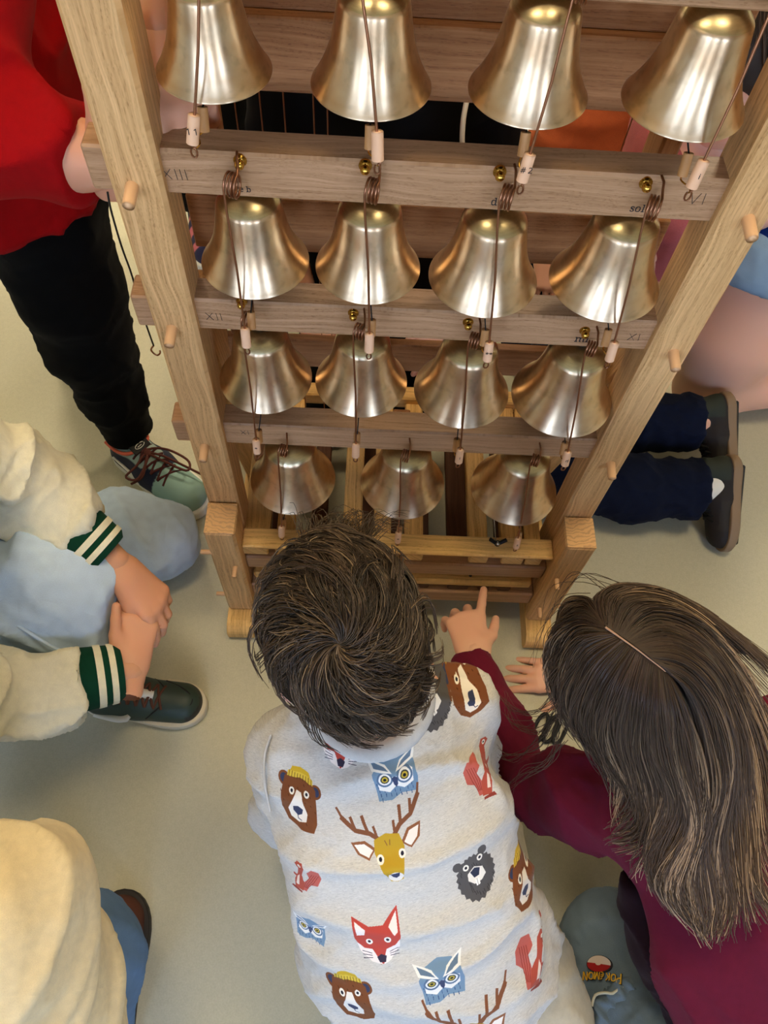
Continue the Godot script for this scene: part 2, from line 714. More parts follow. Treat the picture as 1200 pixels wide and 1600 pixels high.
func materials() -> void:
	var li := mat("lino", Color(0.765, 0.75, 0.655), 0.45)
	var im := Image.create(512, 512, false, Image.FORMAT_RGB8)
	for y in 512:
		for x in 512:
			var g := 0.95 + noise.get_noise_2d(x * 0.5, y * 0.5) * 0.05 + noise.get_noise_2d(x * 0.11, y * 0.11 + 70.0) * 0.02
			im.set_pixel(x, y, Color(g, g, g * 0.99))
	li.albedo_texture = ImageTexture.create_from_image(im)
	li.uv1_triplanar = true
	li.uv1_world_triplanar = true
	li.uv1_scale = Vector3.ONE * 1.3
	li.metallic_specular = 0.35
	wood("oak_post", Color(0.91, 0.73, 0.50))
	wood("oak_beam", Color(0.76, 0.60, 0.455), 0.45)
	wood("oak_board", Color(0.95, 0.78, 0.50))
	wood("oak_back", Color(0.67, 0.47, 0.30))
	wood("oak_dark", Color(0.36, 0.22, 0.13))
	var e := mat("end_grain", Color(0.92, 0.75, 0.54), 0.6)
	e.albedo_texture = tex_end
	e.uv1_scale = Vector3(9, 9, 1)
	mat("dowel", Color(0.86, 0.68, 0.50), 0.6)
	mat("bead", Color(0.87, 0.70, 0.56), 0.65)
	mat("bead_tan", Color(0.76, 0.55, 0.33), 0.6)
	var bz := mat("bronze", Color(0.86, 0.765, 0.63), 0.335, 1.0)
	bz.anisotropy_enabled = true
	bz.anisotropy = -0.6
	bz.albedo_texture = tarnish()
	bz.uv1_scale = Vector3(1, 1, 1)
	var cr := mat("bronze_crown", Color(0.84, 0.77, 0.60), 0.30, 1.0)
	cr.albedo_texture = tex_mottle
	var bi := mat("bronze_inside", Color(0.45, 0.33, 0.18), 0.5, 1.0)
	mat("copper", Color(0.60, 0.42, 0.31), 0.35, 1.0)
	mat("brass", Color(0.80, 0.62, 0.28), 0.25, 1.0)
	mat("steel", Color(0.75, 0.75, 0.76), 0.25, 1.0)
	mat("iron", Color(0.06, 0.055, 0.05), 0.5, 0.3)
	mat("pencil", Color(0.25, 0.22, 0.2), 0.8)
	mat("ink", Color(0.07, 0.06, 0.10), 0.7)


# finger marks and warm tarnish on the bells
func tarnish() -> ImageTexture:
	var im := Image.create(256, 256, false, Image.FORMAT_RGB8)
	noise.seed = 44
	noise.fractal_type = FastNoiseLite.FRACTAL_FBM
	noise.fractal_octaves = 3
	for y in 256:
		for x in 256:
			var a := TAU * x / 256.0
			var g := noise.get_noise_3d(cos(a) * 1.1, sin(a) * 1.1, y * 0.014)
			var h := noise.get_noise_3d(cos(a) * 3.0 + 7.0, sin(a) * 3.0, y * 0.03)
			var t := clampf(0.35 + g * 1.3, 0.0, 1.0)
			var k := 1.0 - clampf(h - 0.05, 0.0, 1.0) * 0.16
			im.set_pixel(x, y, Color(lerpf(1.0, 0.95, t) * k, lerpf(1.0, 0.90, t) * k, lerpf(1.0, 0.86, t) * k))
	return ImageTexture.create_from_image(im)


# ---------- the carillon frame ----------
func carillon() -> void:
	var t := thing("carillon_frame", "oak carillon frame with two upright posts joined by pegged cross beams", "carillon")
	var P: Material = mats.oak_post
	var B: Material = mats.oak_beam
	for s in [-1.0, 1.0]:
		var cx: float = s * 0.2845
		obj("post", boxm(Vector3(cx, 0.70, -0.0155), Vector3(0.049, 1.26, 0.056), 0.004, 1), P, t)
		var low := obj("front_post", boxm(Vector3(cx, 0.2015, 0.0425), Vector3(0.0485, 0.311, 0.056), 0.004, 1), P, t)
		obj("end_grain", boxm(Vector3(cx, 0.3578, 0.0425), Vector3(0.0465, 0.0016, 0.054), 0.0005, 0), mats.end_grain, low)
		# sled foot with a rounded nose
		var b := Buf.new()
		var poly := PackedVector2Array([Vector2(-0.34, 0.0), Vector2(-0.34, 0.03), Vector2(-0.325, 0.046), Vector2(0.088, 0.046)])
		for k in 7:
			var an := PI / 2 * k / 6.0
			poly.append(Vector2(0.092 + 0.022 * sin(an), 0.024 + 0.022 * cos(an)))
		poly.append(Vector2(0.112, 0.006))
		poly.append(Vector2(0.106, 0.0))
		extrude(b, poly, cx - 0.0245, cx + 0.0245)
		obj("foot", b.mesh(), mats.oak_board, t)
		# rear leg and slanting brace
		obj("rear_leg", boxm(Vector3(s * 0.247, 0.66, -0.15), Vector3(0.022, 1.20, 0.05), 0.003, 1), mats.oak_back, t)
		var dir := (Vector3(0, 0.70, -0.045) - Vector3(0, 0.06, -0.24)).normalized()
		obj("brace", boxm(Vector3(cx, 0.40, -0.155), Vector3(0.044, 0.72, 0.07), 0.004, 1, Basis(Vector3.RIGHT, dir, Vector3.RIGHT.cross(dir))), P, t)
		for p in [0.943, 0.754, 0.515]:
			peg(t, Vector3(s * 0.289, p, 0.010), Vector3(0, -0.12, 1), 0.0062, 0.026)
		for p in ([0.239, 0.107] if s > 0.0 else [0.239]):
			peg(t, Vector3(s * 0.273, p, 0.068), Vector3(0, -0.05, 1), 0.0040, 0.021)
		peg(t, Vector3(s * 0.306, 0.283, 0.066 if s < 0.0 else 0.04), Vector3(s, 0, 0), 0.0042, 0.018)
		peg(t, Vector3(s * 0.306, 0.095, 0.06), Vector3(s, 0, 0), 0.0040, 0.020)
	for y in [1.118, 0.9265, 0.741, 0.506]:
		obj("cross_beam", boxm(Vector3(-0.0085, y + 0.0237, -0.0176), Vector3(0.645, 0.0474, 0.0352), 0.0022, 0), B, t)
	obj("top_rail", boxm(Vector3(0, 1.345, -0.07), Vector3(0.62, 0.04, 0.16), 0.004, 0), B, t)
	# boards behind the bells
	var K: Material = mats.oak_back
	for r in [[0.957, 1.029, -0.126], [1.00, 1.064, -0.141], [0.754, 0.829, -0.126], [0.538, 0.594, -0.126], [1.05, 1.16, -0.156]]:
		obj("back_board", boxm(Vector3(0, (r[0] + r[1]) * 0.5, r[2]), Vector3(0.56, r[1] - r[0], 0.014), 0.0015, 0), K, t)
	# the front rails of the two rows of keys
	var L: Material = mats.oak_board
	obj("key_shelf", boxm(Vector3(0, 0.2785, 0.035), Vector3(0.52, 0.009, 0.036), 0.0025, 0), L, t)
	obj("key_rail", boxm(Vector3(0, 0.211, 0.033), Vector3(0.52, 0.042, 0.030), 0.003, 0), B, t)
	obj("key_shelf", boxm(Vector3(-0.002, 0.158, 0.033), Vector3(0.50, 0.020, 0.034), 0.004, 0), L, t)
	obj("key_rail", boxm(Vector3(0, 0.106, 0.036), Vector3(0.52, 0.042, 0.034), 0.003, 0), B, t)
	obj("rear_rail", boxm(Vector3(0, 0.262, -0.285), Vector3(0.56, 0.03, 0.03), 0.003, 0), L, t)
	obj("rear_rail", boxm(Vector3(0, 0.12, -0.285), Vector3(0.56, 0.03, 0.03), 0.003, 0), K, t)
	for k in [[-0.264, -0.219], [-0.207, -0.177], [-0.095, -0.063], [-0.042, -0.0126], [0.0105, 0.0426], [0.1213, 0.1536], [0.177, 0.214], [0.2174, 0.245]]:
		obj("key", boxm(Vector3((k[0] + k[1]) * 0.5, 0.252, -0.1115), Vector3(k[1] - k[0], 0.022, 0.317), 0.002, 2), L if fposmod(k[0] * 1000.0, 3.0) < 1.6 else B, t)
	for k in [[-0.232, -0.2], [-0.158, -0.128], [-0.064, -0.038], [-0.01, 0.012], [0.040, 0.064], [0.0986, 0.137], [0.155, 0.174], [0.19, 0.215]]:
		obj("key", boxm(Vector3((k[0] + k[1]) * 0.5, 0.137, -0.1095), Vector3(k[1] - k[0], 0.018, 0.315), 0.002, 2), mats.oak_dark, t)
	obj("key_guard", boxm(Vector3(0.0, 0.30, -0.20), Vector3(0.03, 0.05, 0.02), 0.002, 1), K, t)
	# pencilled joint numbers and note names on the beams
	pencil(t, "XIII", Vector3(-0.2448, 0.9488, 0.0006), 0.011)
	pencil(t, "XII", Vector3(-0.2367, 0.7633, 0.0006), 0.011)
	pencil(t, "XI", Vector3(-0.2287, 0.5352, 0.0006), 0.009)
	pencil(t, "VI", Vector3(0.2425, 0.9530, 0.0006), 0.012)
	pencil(t, "XI", Vector3(0.2453, 0.7630, 0.0006), 0.011)
	var I := Basis.IDENTITY
	letters("note_lettering", "re b", 0.006, 0.0004, mats.ink, t, Vector3(-0.1891, 0.9362, 0.0004), I, "Droid Serif")
	letters("note_lettering", "do", 0.008, 0.0004, mats.ink, t, Vector3(0.0516, 0.9371, 0.0004), I, "Droid Serif")
	letters("note_lettering", "sol", 0.008, 0.0004, mats.ink, t, Vector3(0.1860, 0.9383, 0.0004), I, "Droid Serif")
	letters("note_lettering", "mi", 0.010, 0.0004, mats.ink, t, Vector3(0.1825, 0.7551, 0.0004), I, "Droid Serif")
	# steel bolt with a black wing nut on the upper shelf
	var wn := obj("wing_nut", wing(), mats.iron, t)
	wn.position = Vector3(0.1654, 0.2830, 0.0303)
	obj("bolt_end", sphere(0.0036, Vector3(0, 0.005, 0.002)), mats.steel, wn)
	obj("tracker_wire", curve_tube([Vector3(0.1625, 0.2880, 0.0281), Vector3(0.1595, 0.2900, -0.0271), Vector3(0.168, 0.31, -0.12)], 0.0012, 6), mats.steel, t)
	var kb := obj("key_pin", sphere(0.003, Vector3(0.1347, 0.1800, 0.0425)), mats.iron, t)
	# a loose clapper wire hanging outside the left post
	var lw := obj("loose_wire", curve_tube([Vector3(-0.3310, 0.9003, -0.0300), Vector3(-0.3325, 0.8787, -0.0280), Vector3(-0.3343, 0.8312, -0.0300), Vector3(-0.3339, 0.7882, -0.0320), Vector3(-0.3366, 0.7273, -0.0340), Vector3(-0.3363, 0.6661, -0.0360)], 0.0011, 6, 24), mats.iron, t)
	obj("hook", curve_tube([Vector3(-0.3363, 0.6661, -0.0360), Vector3(-0.3411, 0.6585, -0.0360), Vector3(-0.3394, 0.6512, -0.0360), Vector3(-0.3349, 0.6490, -0.0350), Vector3(-0.3308, 0.6530, -0.0350), Vector3(-0.3298, 0.6580, -0.0350)], 0.0012, 6, 16), mats.copper, lw)
	# thin tracker wires behind
	for q in [370, 412, 451, 523, 500, 1030]:
		var a := onz_row(q)
		obj("tracker_wire", curve_tube([Vector3(a, 0.27, -0.21), Vector3(a, 1.06, -0.20)], 0.0009, 5), mats.copper, t)


func onz_row(q: float) -> float:
	return -0.226 + (q - 370.0) * 0.00068


func peg(t: Node3D, at: Vector3, dir: Vector3, r: float, l: float) -> void:
	dir = dir.normalized()
	var b := Buf.new()
	tube(b, PackedVector3Array([at - dir * 0.004, at + dir * (l - r * 0.3), at + dir * l]), r, r * 0.9, 14)
	obj("peg", b.mesh(), mats.dowel, t)


func wing() -> ArrayMesh:
	var b := Buf.new()
	tube(b, PackedVector3Array([Vector3(0, 0, 0), Vector3(0, 0.006, 0)]), 0.005, 0.004, 12)
	for s in [-1.0, 1.0]:
		tube(b, PackedVector3Array([Vector3(s * 0.003, 0.003, 0), Vector3(s * 0.009, 0.007, -0.002), Vector3(s * 0.014, 0.011, -0.003)]), 0.0032, 0.0036, 8, Color.WHITE, false, 0.6)
	return b.mesh()


func sphere(r: float, c := Vector3.ZERO, sx := 1.0, sy := 1.0) -> ArrayMesh:
	var b := Buf.new()
	var pr := PackedVector2Array()
	for k in 13:
		var an := -PI / 2 + PI * k / 12.0
		pr.append(Vector2(maxf(cos(an) * r * sx, 0.00001), sin(an) * r * sy))
	lathe(b, pr, c, 20)
	return b.mesh()


# roman numerals as thin pencil strokes on the beam's front
func pencil(t: Node3D, said: String, at: Vector3, h: float) -> void:
	var b := Buf.new()
	var x := -0.3 * h * said.length()
	for ch in said:
		if ch == "I":
			tube(b, PackedVector3Array([at + Vector3(x, h * 0.5, 0), at + Vector3(x + 0.001, -h * 0.5, 0)]), 0.0003, 0.0003, 4)
			x += h * 0.42
		else:
			var wd := h * 0.36
			if ch == "X":
				tube(b, PackedVector3Array([at + Vector3(x - wd, h * 0.5, 0), at + Vector3(x + wd, -h * 0.5, 0)]), 0.0003, 0.0003, 4)
				tube(b, PackedVector3Array([at + Vector3(x + wd, h * 0.5, 0), at + Vector3(x - wd, -h * 0.5, 0)]), 0.0003, 0.0003, 4)
			else:
				tube(b, PackedVector3Array([at + Vector3(x - wd, h * 0.5, 0), at + Vector3(x, -h * 0.5, 0)]), 0.0003, 0.0003, 4)
				tube(b, PackedVector3Array([at + Vector3(x + wd, h * 0.5, 0), at + Vector3(x, -h * 0.5, 0)]), 0.0003, 0.0003, 4)
			x += h * 0.72
	obj("pencil_mark", b.mesh(), mats.pencil, t)


# ---------- bells and their springs ----------
func bells() -> void:
	var row_name := ["top row", "second row", "third row", "bottom row"]
	var nth := ["leftmost", "second from left", "third from left", "rightmost"]
	var nth3 := ["left", "middle", "right"]
	var beam := [1.118, 0.9265, 0.741, 0.506]
	var B := [
		[[-0.203, 1.040, 0.048], [-0.072, 1.035, 0.051], [0.061, 1.036, 0.051], [0.195, 1.034, 0.053]],
		[[-0.189, 0.834, 0.057], [-0.069, 0.834, 0.056], [0.056, 0.826, 0.059], [0.188, 0.829, 0.060]],
		[[-0.195, 0.638, 0.059], [-0.072, 0.640, 0.059], [0.059, 0.630, 0.062], [0.192, 0.626, 0.066]],
		[[-0.174, 0.391, 0.066], [-0.002, 0.391, 0.066], [0.175, 0.389, 0.068]]]
	# where each spring's coil, its end and its second bead stand
	var coil := [
		[Vector3(-0.187, 1.137, 0.016), Vector3(-0.074, 1.137, 0.016), Vector3(0.078, 1.137, 0.016), Vector3(0.222, 1.137, 0.016)],
		[Vector3(-0.1944, 0.9544, 0.0180), Vector3(-0.0668, 0.9563, 0.0180), Vector3(0.0560, 0.9572, 0.0180), Vector3(0.1921, 0.9539, 0.0180)],
		[Vector3(-0.1991, 0.7793, 0.0180), Vector3(-0.0754, 0.7695, 0.0180), Vector3(0.0549, 0.7638, 0.0180), Vector3(0.1899, 0.7592, 0.0180)],
		[Vector3(-0.1775, 0.5203, 0.0180), Vector3(-0.0056, 0.5207, 0.0180), Vector3(0.1773, 0.5235, 0.0180)]]
	var bead := [
		[Vector3(-0.2145, 1.0262, 0.0440), Vector3(-0.0646, 1.0226, 0.0470), Vector3(0.0606, 1.0100, 0.0470), Vector3(0.2045, 1.0144, 0.0490)],
		[Vector3(-0.1969, 0.7905, 0.0530), Vector3(-0.0642, 0.7906, 0.0520), Vector3(0.0652, 0.7887, 0.0550), Vector3(0.1973, 0.7993, 0.0560)],
		[Vector3(-0.2051, 0.5843, 0.0550), Vector3(-0.0756, 0.5854, 0.0550), Vector3(0.0606, 0.5869, 0.0580), Vector3(0.1989, 0.5978, 0.0620)],
		[Vector3(-0.1889, 0.3479, 0.0560), Vector3(-0.0049, 0.3440, 0.0560), Vector3(0.1850, 0.3444, 0.0580)]]
	var second := [
		[Vector3(-0.2101, 1.0206, 0.0220), Vector3(-0.0713, 1.0128, 0.0220), Vector3(0.0599, 1.0142, 0.0220), Vector3(0.2031, 1.0034, 0.0220)],
		[Vector3(-0.1930, 0.7926, 0.0300), Vector3(-0.0621, 0.7897, 0.0300), Vector3(0.0630, 0.7831, 0.0300), Vector3(0.1969, 0.7924, 0.0300)],
		[Vector3(-0.2050, 0.5745, 0.0320), Vector3(-0.0746, 0.5771, 0.0320), Vector3(0.0583, 0.5766, 0.0340), Vector3(0.2017, 0.5831, 0.0360)],
		[Vector3(-0.1879, 0.3400, 0.0380), Vector3(-0.0023, 0.3318, 0.0380), Vector3(0.1917, 0.3323, 0.0400)]]
	var mark := [["1 1", "", "# 2", "i"], ["", "", "**", ""], ["*", "", "i", "d"], ["", "*", "z"]]
	for r in 4:
		for k in B[r].size():
			var c: Array = B[r][k]
			var where: String = (nth[k] if r < 3 else nth3[k]) + (" in the " + row_name[r])
			bell(Vector3(c[0], c[1], -0.016), c[2], beam[r], "bronze bell with flared lip, " + where + " of the carillon", ["bells of the top row", "bells of the second row", "bells of the third row", "bells of the bottom row"][r], second[r][k])
			spring(coil[r][k], bead[r][k], second[r][k], "copper spring wire with wooden bead before the " + where + " bell", mark[r][k], r)


func bell(at: Vector3, R: float, beam: float, label: String, group: String, tug: Vector3) -> void:
	var t := thing("bell", label, "bell", group, at)
	var out := PackedVector2Array()
	var H := 1.0
	for p in [[0.965, 0.004], [0.985, -0.004], [1.0, 0.004], [1.0, 0.02], [0.965, 0.07], [0.915, 0.15], [0.855, 0.26], [0.80, 0.37], [0.745, 0.50], [0.70, 0.63], [0.66, 0.78], [0.63, 0.93], [0.60, 1.09], [0.578, 1.22], [0.562, 1.30], [0.548, 1.335], [0.53, 1.36]]:
		out.append(Vector2(p[0], p[1] * H) * R)
	out = smooth_profile(out)
	var b := Buf.new()
	lathe(b, out, Vector3.ZERO, 72)
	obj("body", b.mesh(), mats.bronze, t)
	b = Buf.new()
	out = PackedVector2Array()
	for p in [[0.531, 1.359], [0.505, 1.392], [0.45, 1.442], [0.37, 1.498], [0.26, 1.548], [0.14, 1.578], [0.001, 1.585]]:
		out.append(Vector2(p[0], p[1] * H) * R)
	lathe(b, out, Vector3.ZERO, 48)
	obj("crown", b.mesh(), mats.bronze_crown, t)
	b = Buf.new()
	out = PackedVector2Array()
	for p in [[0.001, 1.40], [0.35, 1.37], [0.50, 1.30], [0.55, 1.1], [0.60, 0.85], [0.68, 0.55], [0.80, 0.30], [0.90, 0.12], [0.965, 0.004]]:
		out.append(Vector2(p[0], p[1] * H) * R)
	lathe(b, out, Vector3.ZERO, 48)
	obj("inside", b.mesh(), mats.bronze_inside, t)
	b = Buf.new()
	var top := 1.55 * H * R
	tube(b, PackedVector3Array([Vector3(0, top - 0.01, 0), Vector3(0, beam - at.y + 0.006, 0)]), 0.006, 0.006, 14)
	obj("hanger", b.mesh(), mats.iron, t)
	# clapper inside, its pull wire comes out under the lip
	b = Buf.new()
	tube(b, PackedVector3Array([Vector3(0, 1.36 * R, 0), Vector3(0, 0.22 * R, 0.2 * R)]), 0.0016, 0.0016, 6)
	var cl := obj("clapper", b.mesh(), mats.iron, t)
	obj("clapper_ball", sphere(0.16 * R, Vector3(0, 0.16 * R, 0.2 * R)), mats.iron, cl)
	obj("pull_wire", curve_tube([Vector3(0, 0.04 * R, 0.2 * R), (tug - at) * 0.6 + Vector3(0, 0.006, 0), tug - at + Vector3(0, 0.008, 0)], 0.0008, 5), mats.iron, t)


func smooth_profile(p: PackedVector2Array) -> PackedVector2Array:
	var out := PackedVector2Array()
	for k in p.size() - 1:
		for j in 3:
			out.append(p[k].cubic_interpolate(p[k + 1], p[maxi(0, k - 1)], p[mini(p.size() - 1, k + 2)], j / 3.0))
	out.append(p[p.size() - 1])
	return out


func spring(coil: Vector3, bead: Vector3, second: Vector3, label: String, mark: String, row: int) -> void:
	var t := thing("spring_wire", label, "spring", "copper spring wires before the bells")
	var r := 0.0112
	if row >= 2:
		r = 0.0092
	var up := (coil - bead).normalized()
	var side := Vector3(0.97, 0.0, 0.25).normalized()
	var p := PackedVector3Array()
	# tail from the beam, down into the coil
	p.append(Vector3(coil.x + 0.004, coil.y + r * 1.9, 0.0))
	p.append(Vector3(coil.x + 0.005, coil.y + r * 1.85, 0.008))
	p.append(Vector3(coil.x + 0.0055, coil.y + r * 1.3, 0.012))
	var turns := 3.25
	var steps := 54
	for k in steps + 1:
		var an := PI * 0.5 - TAU * turns * k / steps
		var off := (0.5 - k / float(steps)) * 0.0105
		p.append(coil + side * off + Vector3(0, sin(an) * r, 0) + Vector3(-0.25, 0, 0.97) * cos(an) * r * 0.85)
	var last := p[p.size() - 1]
	var ht := bead + up * 0.008
	p.append(last.lerp(ht, 0.12) + Vector3(0, -0.002, 0.001))
	p.append(last.lerp(ht, 0.5) + Vector3(0.0012, 0, 0.0005))
	p.append(ht)
	var b := Buf.new()
	tube(b, p, 0.0013, 0.0012, 7)
	obj("spring", b.mesh(), mats.copper, t)
	# brass ball screw in the beam
	if row == 1 or row == 2:
		var s := obj("screw", sphere(0.0046, Vector3(coil.x - 0.008 + (0.014 if row == 1 and coil.x < -0.1 else 0.0), coil.y + r * 1.15, 0.007)), mats.brass, t)
		obj("washer", curve_tube([Vector3(s.mesh.get_aabb().get_center().x, coil.y + r * 1.15, -0.001), Vector3(s.mesh.get_aabb().get_center().x, coil.y + r * 1.15, 0.0012)], 0.0062, 16), mats.brass, s)
	var ax := (up + Vector3(0, 0.25, 0)).normalized()
	b = Buf.new()
	tube(b, PackedVector3Array([bead - ax * 0.0115, bead - ax * 0.0105, bead + ax * 0.0105, bead + ax * 0.0115]), 0.0052, 0.0050, 14)
	var bd := obj("bead", b.mesh(), mats.bead, t)
	if mark:
		letters("bead_lettering", mark, 0.0055, 0.0003, mats.ink, bd, bead + Vector3(0, 0.001, 0.0052), Basis.IDENTITY)
	# hook below the bead
	var h := bead - ax * 0.011
	var hp := PackedVector3Array([h + Vector3(0.0035, 0.004, 0.001), h + Vector3(0.004, -0.001, 0), h + Vector3(0.0018, -0.004, 0)])
	for k in 9:
		var an := PI * 0.5 - TAU * k / 9.0
		hp.append(h + Vector3(cos(an) * 0.0026, -0.0085 + sin(an) * 0.0048, 0.001))
	b = Buf.new()
	tube(b, hp, 0.00095, 0.00095, 6)
	obj("hook", b.mesh(), mats.copper, t)
	b = Buf.new()
	var ay := (Vector3(0, 1, -0.35)).normalized()
	tube(b, PackedVector3Array([second - ay * 0.0095, second - ay * 0.0085, second + ay * 0.0085, second + ay * 0.0095]), 0.0046, 0.0044, 12)
	obj("tan_bead", b.mesh(), mats.bead_tan, t)
	b = Buf.new()
	var lk := PackedVector3Array()
	var e0 := second - ay * 0.0095
	for k in 10:
		var f := k / 9.0
		lk.append(e0.lerp(h + Vector3(0, -0.006, 0), f) + Vector3(-0.0025 * sin(f * PI * 2.0), 0, 0))
	tube(b, lk, 0.0008, 0.0008, 5)
	obj("link", b.mesh(), mats.brass, t)


# ---------- people ----------
# chains: [points, radii, flat axis, squeeze]; cuts: [point, outward normal, reach]; creases: [amp, freq, dir, draw, seed]
func garment(called: String, parent: Node3D, m: Material, chains: Array, cell := 0.008, k := 0.03, cuts := [], creases := []) -> MeshInstance3D:
	var b := Buf.new()
	grown(b, chains, cell, k, cuts)
	for w in creases:
		folds(b, 0, w[0], w[1], w[2].normalized(), w[3], w[4])
	return obj(called, b.mesh(), m, parent)


func grown(b: Buf, chains: Array, cell: float, k: float, cuts := []) -> void:
	var lo := Vector3.ONE * 99.0
	var hi := -lo
	for c in chains:
		for j in c[0].size():
			var r: float = c[1][j] + k + cell * 2.5
			var p: Vector3 = c[0][j]
			lo = Vector3(minf(lo.x, p.x - r), minf(lo.y, p.y - r), minf(lo.z, p.z - r))
			hi = Vector3(maxf(hi.x, p.x + r), maxf(hi.y, p.y + r), maxf(hi.z, p.z + r))
	var f := Field.new(lo, hi, cell)
	for c in chains:
		var flat := Vector3.ZERO
		var q := 1.0
		if c.size() > 2:
			flat = c[2].normalized()
			q = c[3]
		for j in c[0].size() - 1:
			f.cone(c[0][j], c[0][j + 1], c[1][j], c[1][j + 1], k, flat, q)
	for c in cuts:
		f.cut(c[0], c[1].normalized(), c[2])
	f.into(b)


func frame_of(F: Vector3, U: Vector3) -> Basis:
	F = F.normalized()
	var R := U.cross(-F).normalized()   # the person's right-hand side is F x U
	R = F.cross(U).normalized()
	return Basis(R, R.cross(F).normalized(), -F)


# skull, face, ears and neck stub; t: x to the person's right, y to the crown, -z ahead
func head(b: Buf, c: Vector3, t: Basis, s: float, cell := 0.0042) -> void:
	var e := Vector3.ONE * 0.135 * s
	var f := Field.new(c - e, c + e, cell)
	var at := func(x: float, y: float, z: float) -> Vector3: return c + t * (Vector3(x, y, -z) * s)
	f.egg(at.call(0, 0.018, -0.012), t, Vector3(0.072, 0.082, 0.088) * s, 0.01)
	f.egg(at.call(0, -0.028, 0.030), t, Vector3(0.058, 0.068, 0.056) * s, 0.03 * s)
	f.egg(at.call(0, -0.070, 0.050), t, Vector3(0.030, 0.024, 0.030) * s, 0.03 * s)
	for w in [-1.0, 1.0]:
		f.egg(at.call(w * 0.036, -0.036, 0.058), t, Vector3(0.024, 0.022, 0.022) * s, 0.02 * s)
		f.egg(at.call(w * 0.030, 0.012, 0.072), t, Vector3(0.020, 0.008, 0.012) * s, 0.014 * s)
		f.egg(at.call(w * 0.082, -0.028, -0.016), t, Vector3(0.011, 0.032, 0.021) * s, 0.010 * s)
		f.egg(at.call(w * 0.081, -0.052, -0.010), t, Vector3(0.008, 0.011, 0.010) * s, 0.010 * s)
	f.cone(at.call(0, 0.004, 0.078), at.call(0, -0.026, 0.096), 0.008 * s, 0.0115 * s, 0.012 * s)
	f.egg(at.call(0, -0.050, 0.078), t, Vector3(0.020, 0.006, 0.010) * s, 0.008 * s)
	f.egg(at.call(0, -0.059, 0.077), t, Vector3(0.017, 0.006, 0.010) * s, 0.008 * s)
	f.cone(at.call(0, -0.05, -0.018), at.call(0, -0.125, -0.03), 0.043 * s, 0.041 * s, 0.03 * s)
	f.into(b)


func face_parts(p: Node3D, c: Vector3, t: Basis, s: float) -> void:
	for w in [-1.0, 1.0]:
		var at: Vector3 = c + t * (Vector3(w * 0.030, -0.003, -0.0745) * s)
		var e := obj("eye", sphere(0.0115 * s, at), mats.eye_white, p)
		obj("iris", sphere(0.0058 * s, at + t * Vector3(0, 0, -0.0072 * s)), mats.ink, e)
		obj("eyebrow", curve_tube([c + t * (Vector3(w * 0.016, 0.018, -0.0845) * s), c + t * (Vector3(w * 0.032, 0.022, -0.080) * s), c + t * (Vector3(w * 0.046, 0.016, -0.067) * s)], 0.0026 * s, 6, 7, 0.001), mats.hair_dark, p)
	obj("lips", curve_tube([c + t * (Vector3(-0.020, -0.054, -0.078) * s), c + t * (Vector3(0, -0.053, -0.089) * s), c + t * (Vector3(0.020, -0.054, -0.078) * s)], 0.0042 * s, 8, 9), mats.lip, p)


# W wrist, Y towards the fingers, N out of the back of the hand, th the thumb's side of Y x N; curl per finger, thumb spread
func hand(b: Buf, W: Vector3, Y: Vector3, N: Vector3, L: float, th: float, curl: Array, spread := 0.6, fan := 0.10, cell := 0.0032, under := 0.25) -> void:
	Y = Y.normalized()
	N = (N - Y * N.dot(Y)).normalized()
	var X := Y.cross(N) * th
	var e := Vector3.ONE * L * 0.72
	var mid := W + Y * L * 0.45
	var f := Field.new(mid - e, mid + e, cell)
	f.cone(W - Y * L * 0.22, W + Y * L * 0.08, L * 0.165, L * 0.155, 0.006, N, 1.22)
	var len := [0.42, 0.47, 0.44, 0.34]
	for i in 4:
		var K := W + Y * L * (0.50 - 0.018 * absf(i - 1.0) - (0.03 if i == 3 else 0.0)) + X * L * (0.165 - 0.112 * i) + N * L * (0.01 if i == 1 or i == 2 else 0.0)
		f.cone(W + X * L * (0.07 - 0.05 * i) + Y * L * 0.04, K, L * 0.098, L * 0.068, L * 0.10, N, 1.25)
		var p := K
		var sp := X * (1.4 - i) * fan
		var a: float = curl[i]
		var seg := [0.46, 0.30, 0.24]
		var an := a * 0.9
		var r := L * (0.058 if i < 3 else 0.050)
		for k in 3:
			var d := ((Y + sp).normalized() * cos(an) - N * sin(an)).normalized()
			var q: Vector3 = p + d * L * len[i] * seg[k]
			f.cone(p, q, r, r * 0.90, L * (0.03 if k == 0 else 0.012))
			p = q
			r *= 0.90
			an += a * (1.05 if k == 0 else 0.7)
	var p := W + Y * L * 0.10 + X * L * 0.10 - N * L * 0.02
	var d1 := (Y * (1.1 - spread * 0.7) + X * (0.35 + spread * 0.5) - N * under).normalized()
	var q := p + d1 * L * 0.24
	f.cone(p, q, L * 0.088, L * 0.066, L * 0.08)
	var d2 := (Y * (1.15 - spread * 0.5) + X * (0.10 + spread * 0.5) - N * under).normalized()
	var w := q + d2 * L * 0.17
	f.cone(q, w, L * 0.062, L * 0.054, L * 0.02)
	f.cone(w, w + (d2 + Y * 0.2).normalized() * L * 0.13, L * 0.054, L * 0.044, L * 0.012)
	f.into(b)


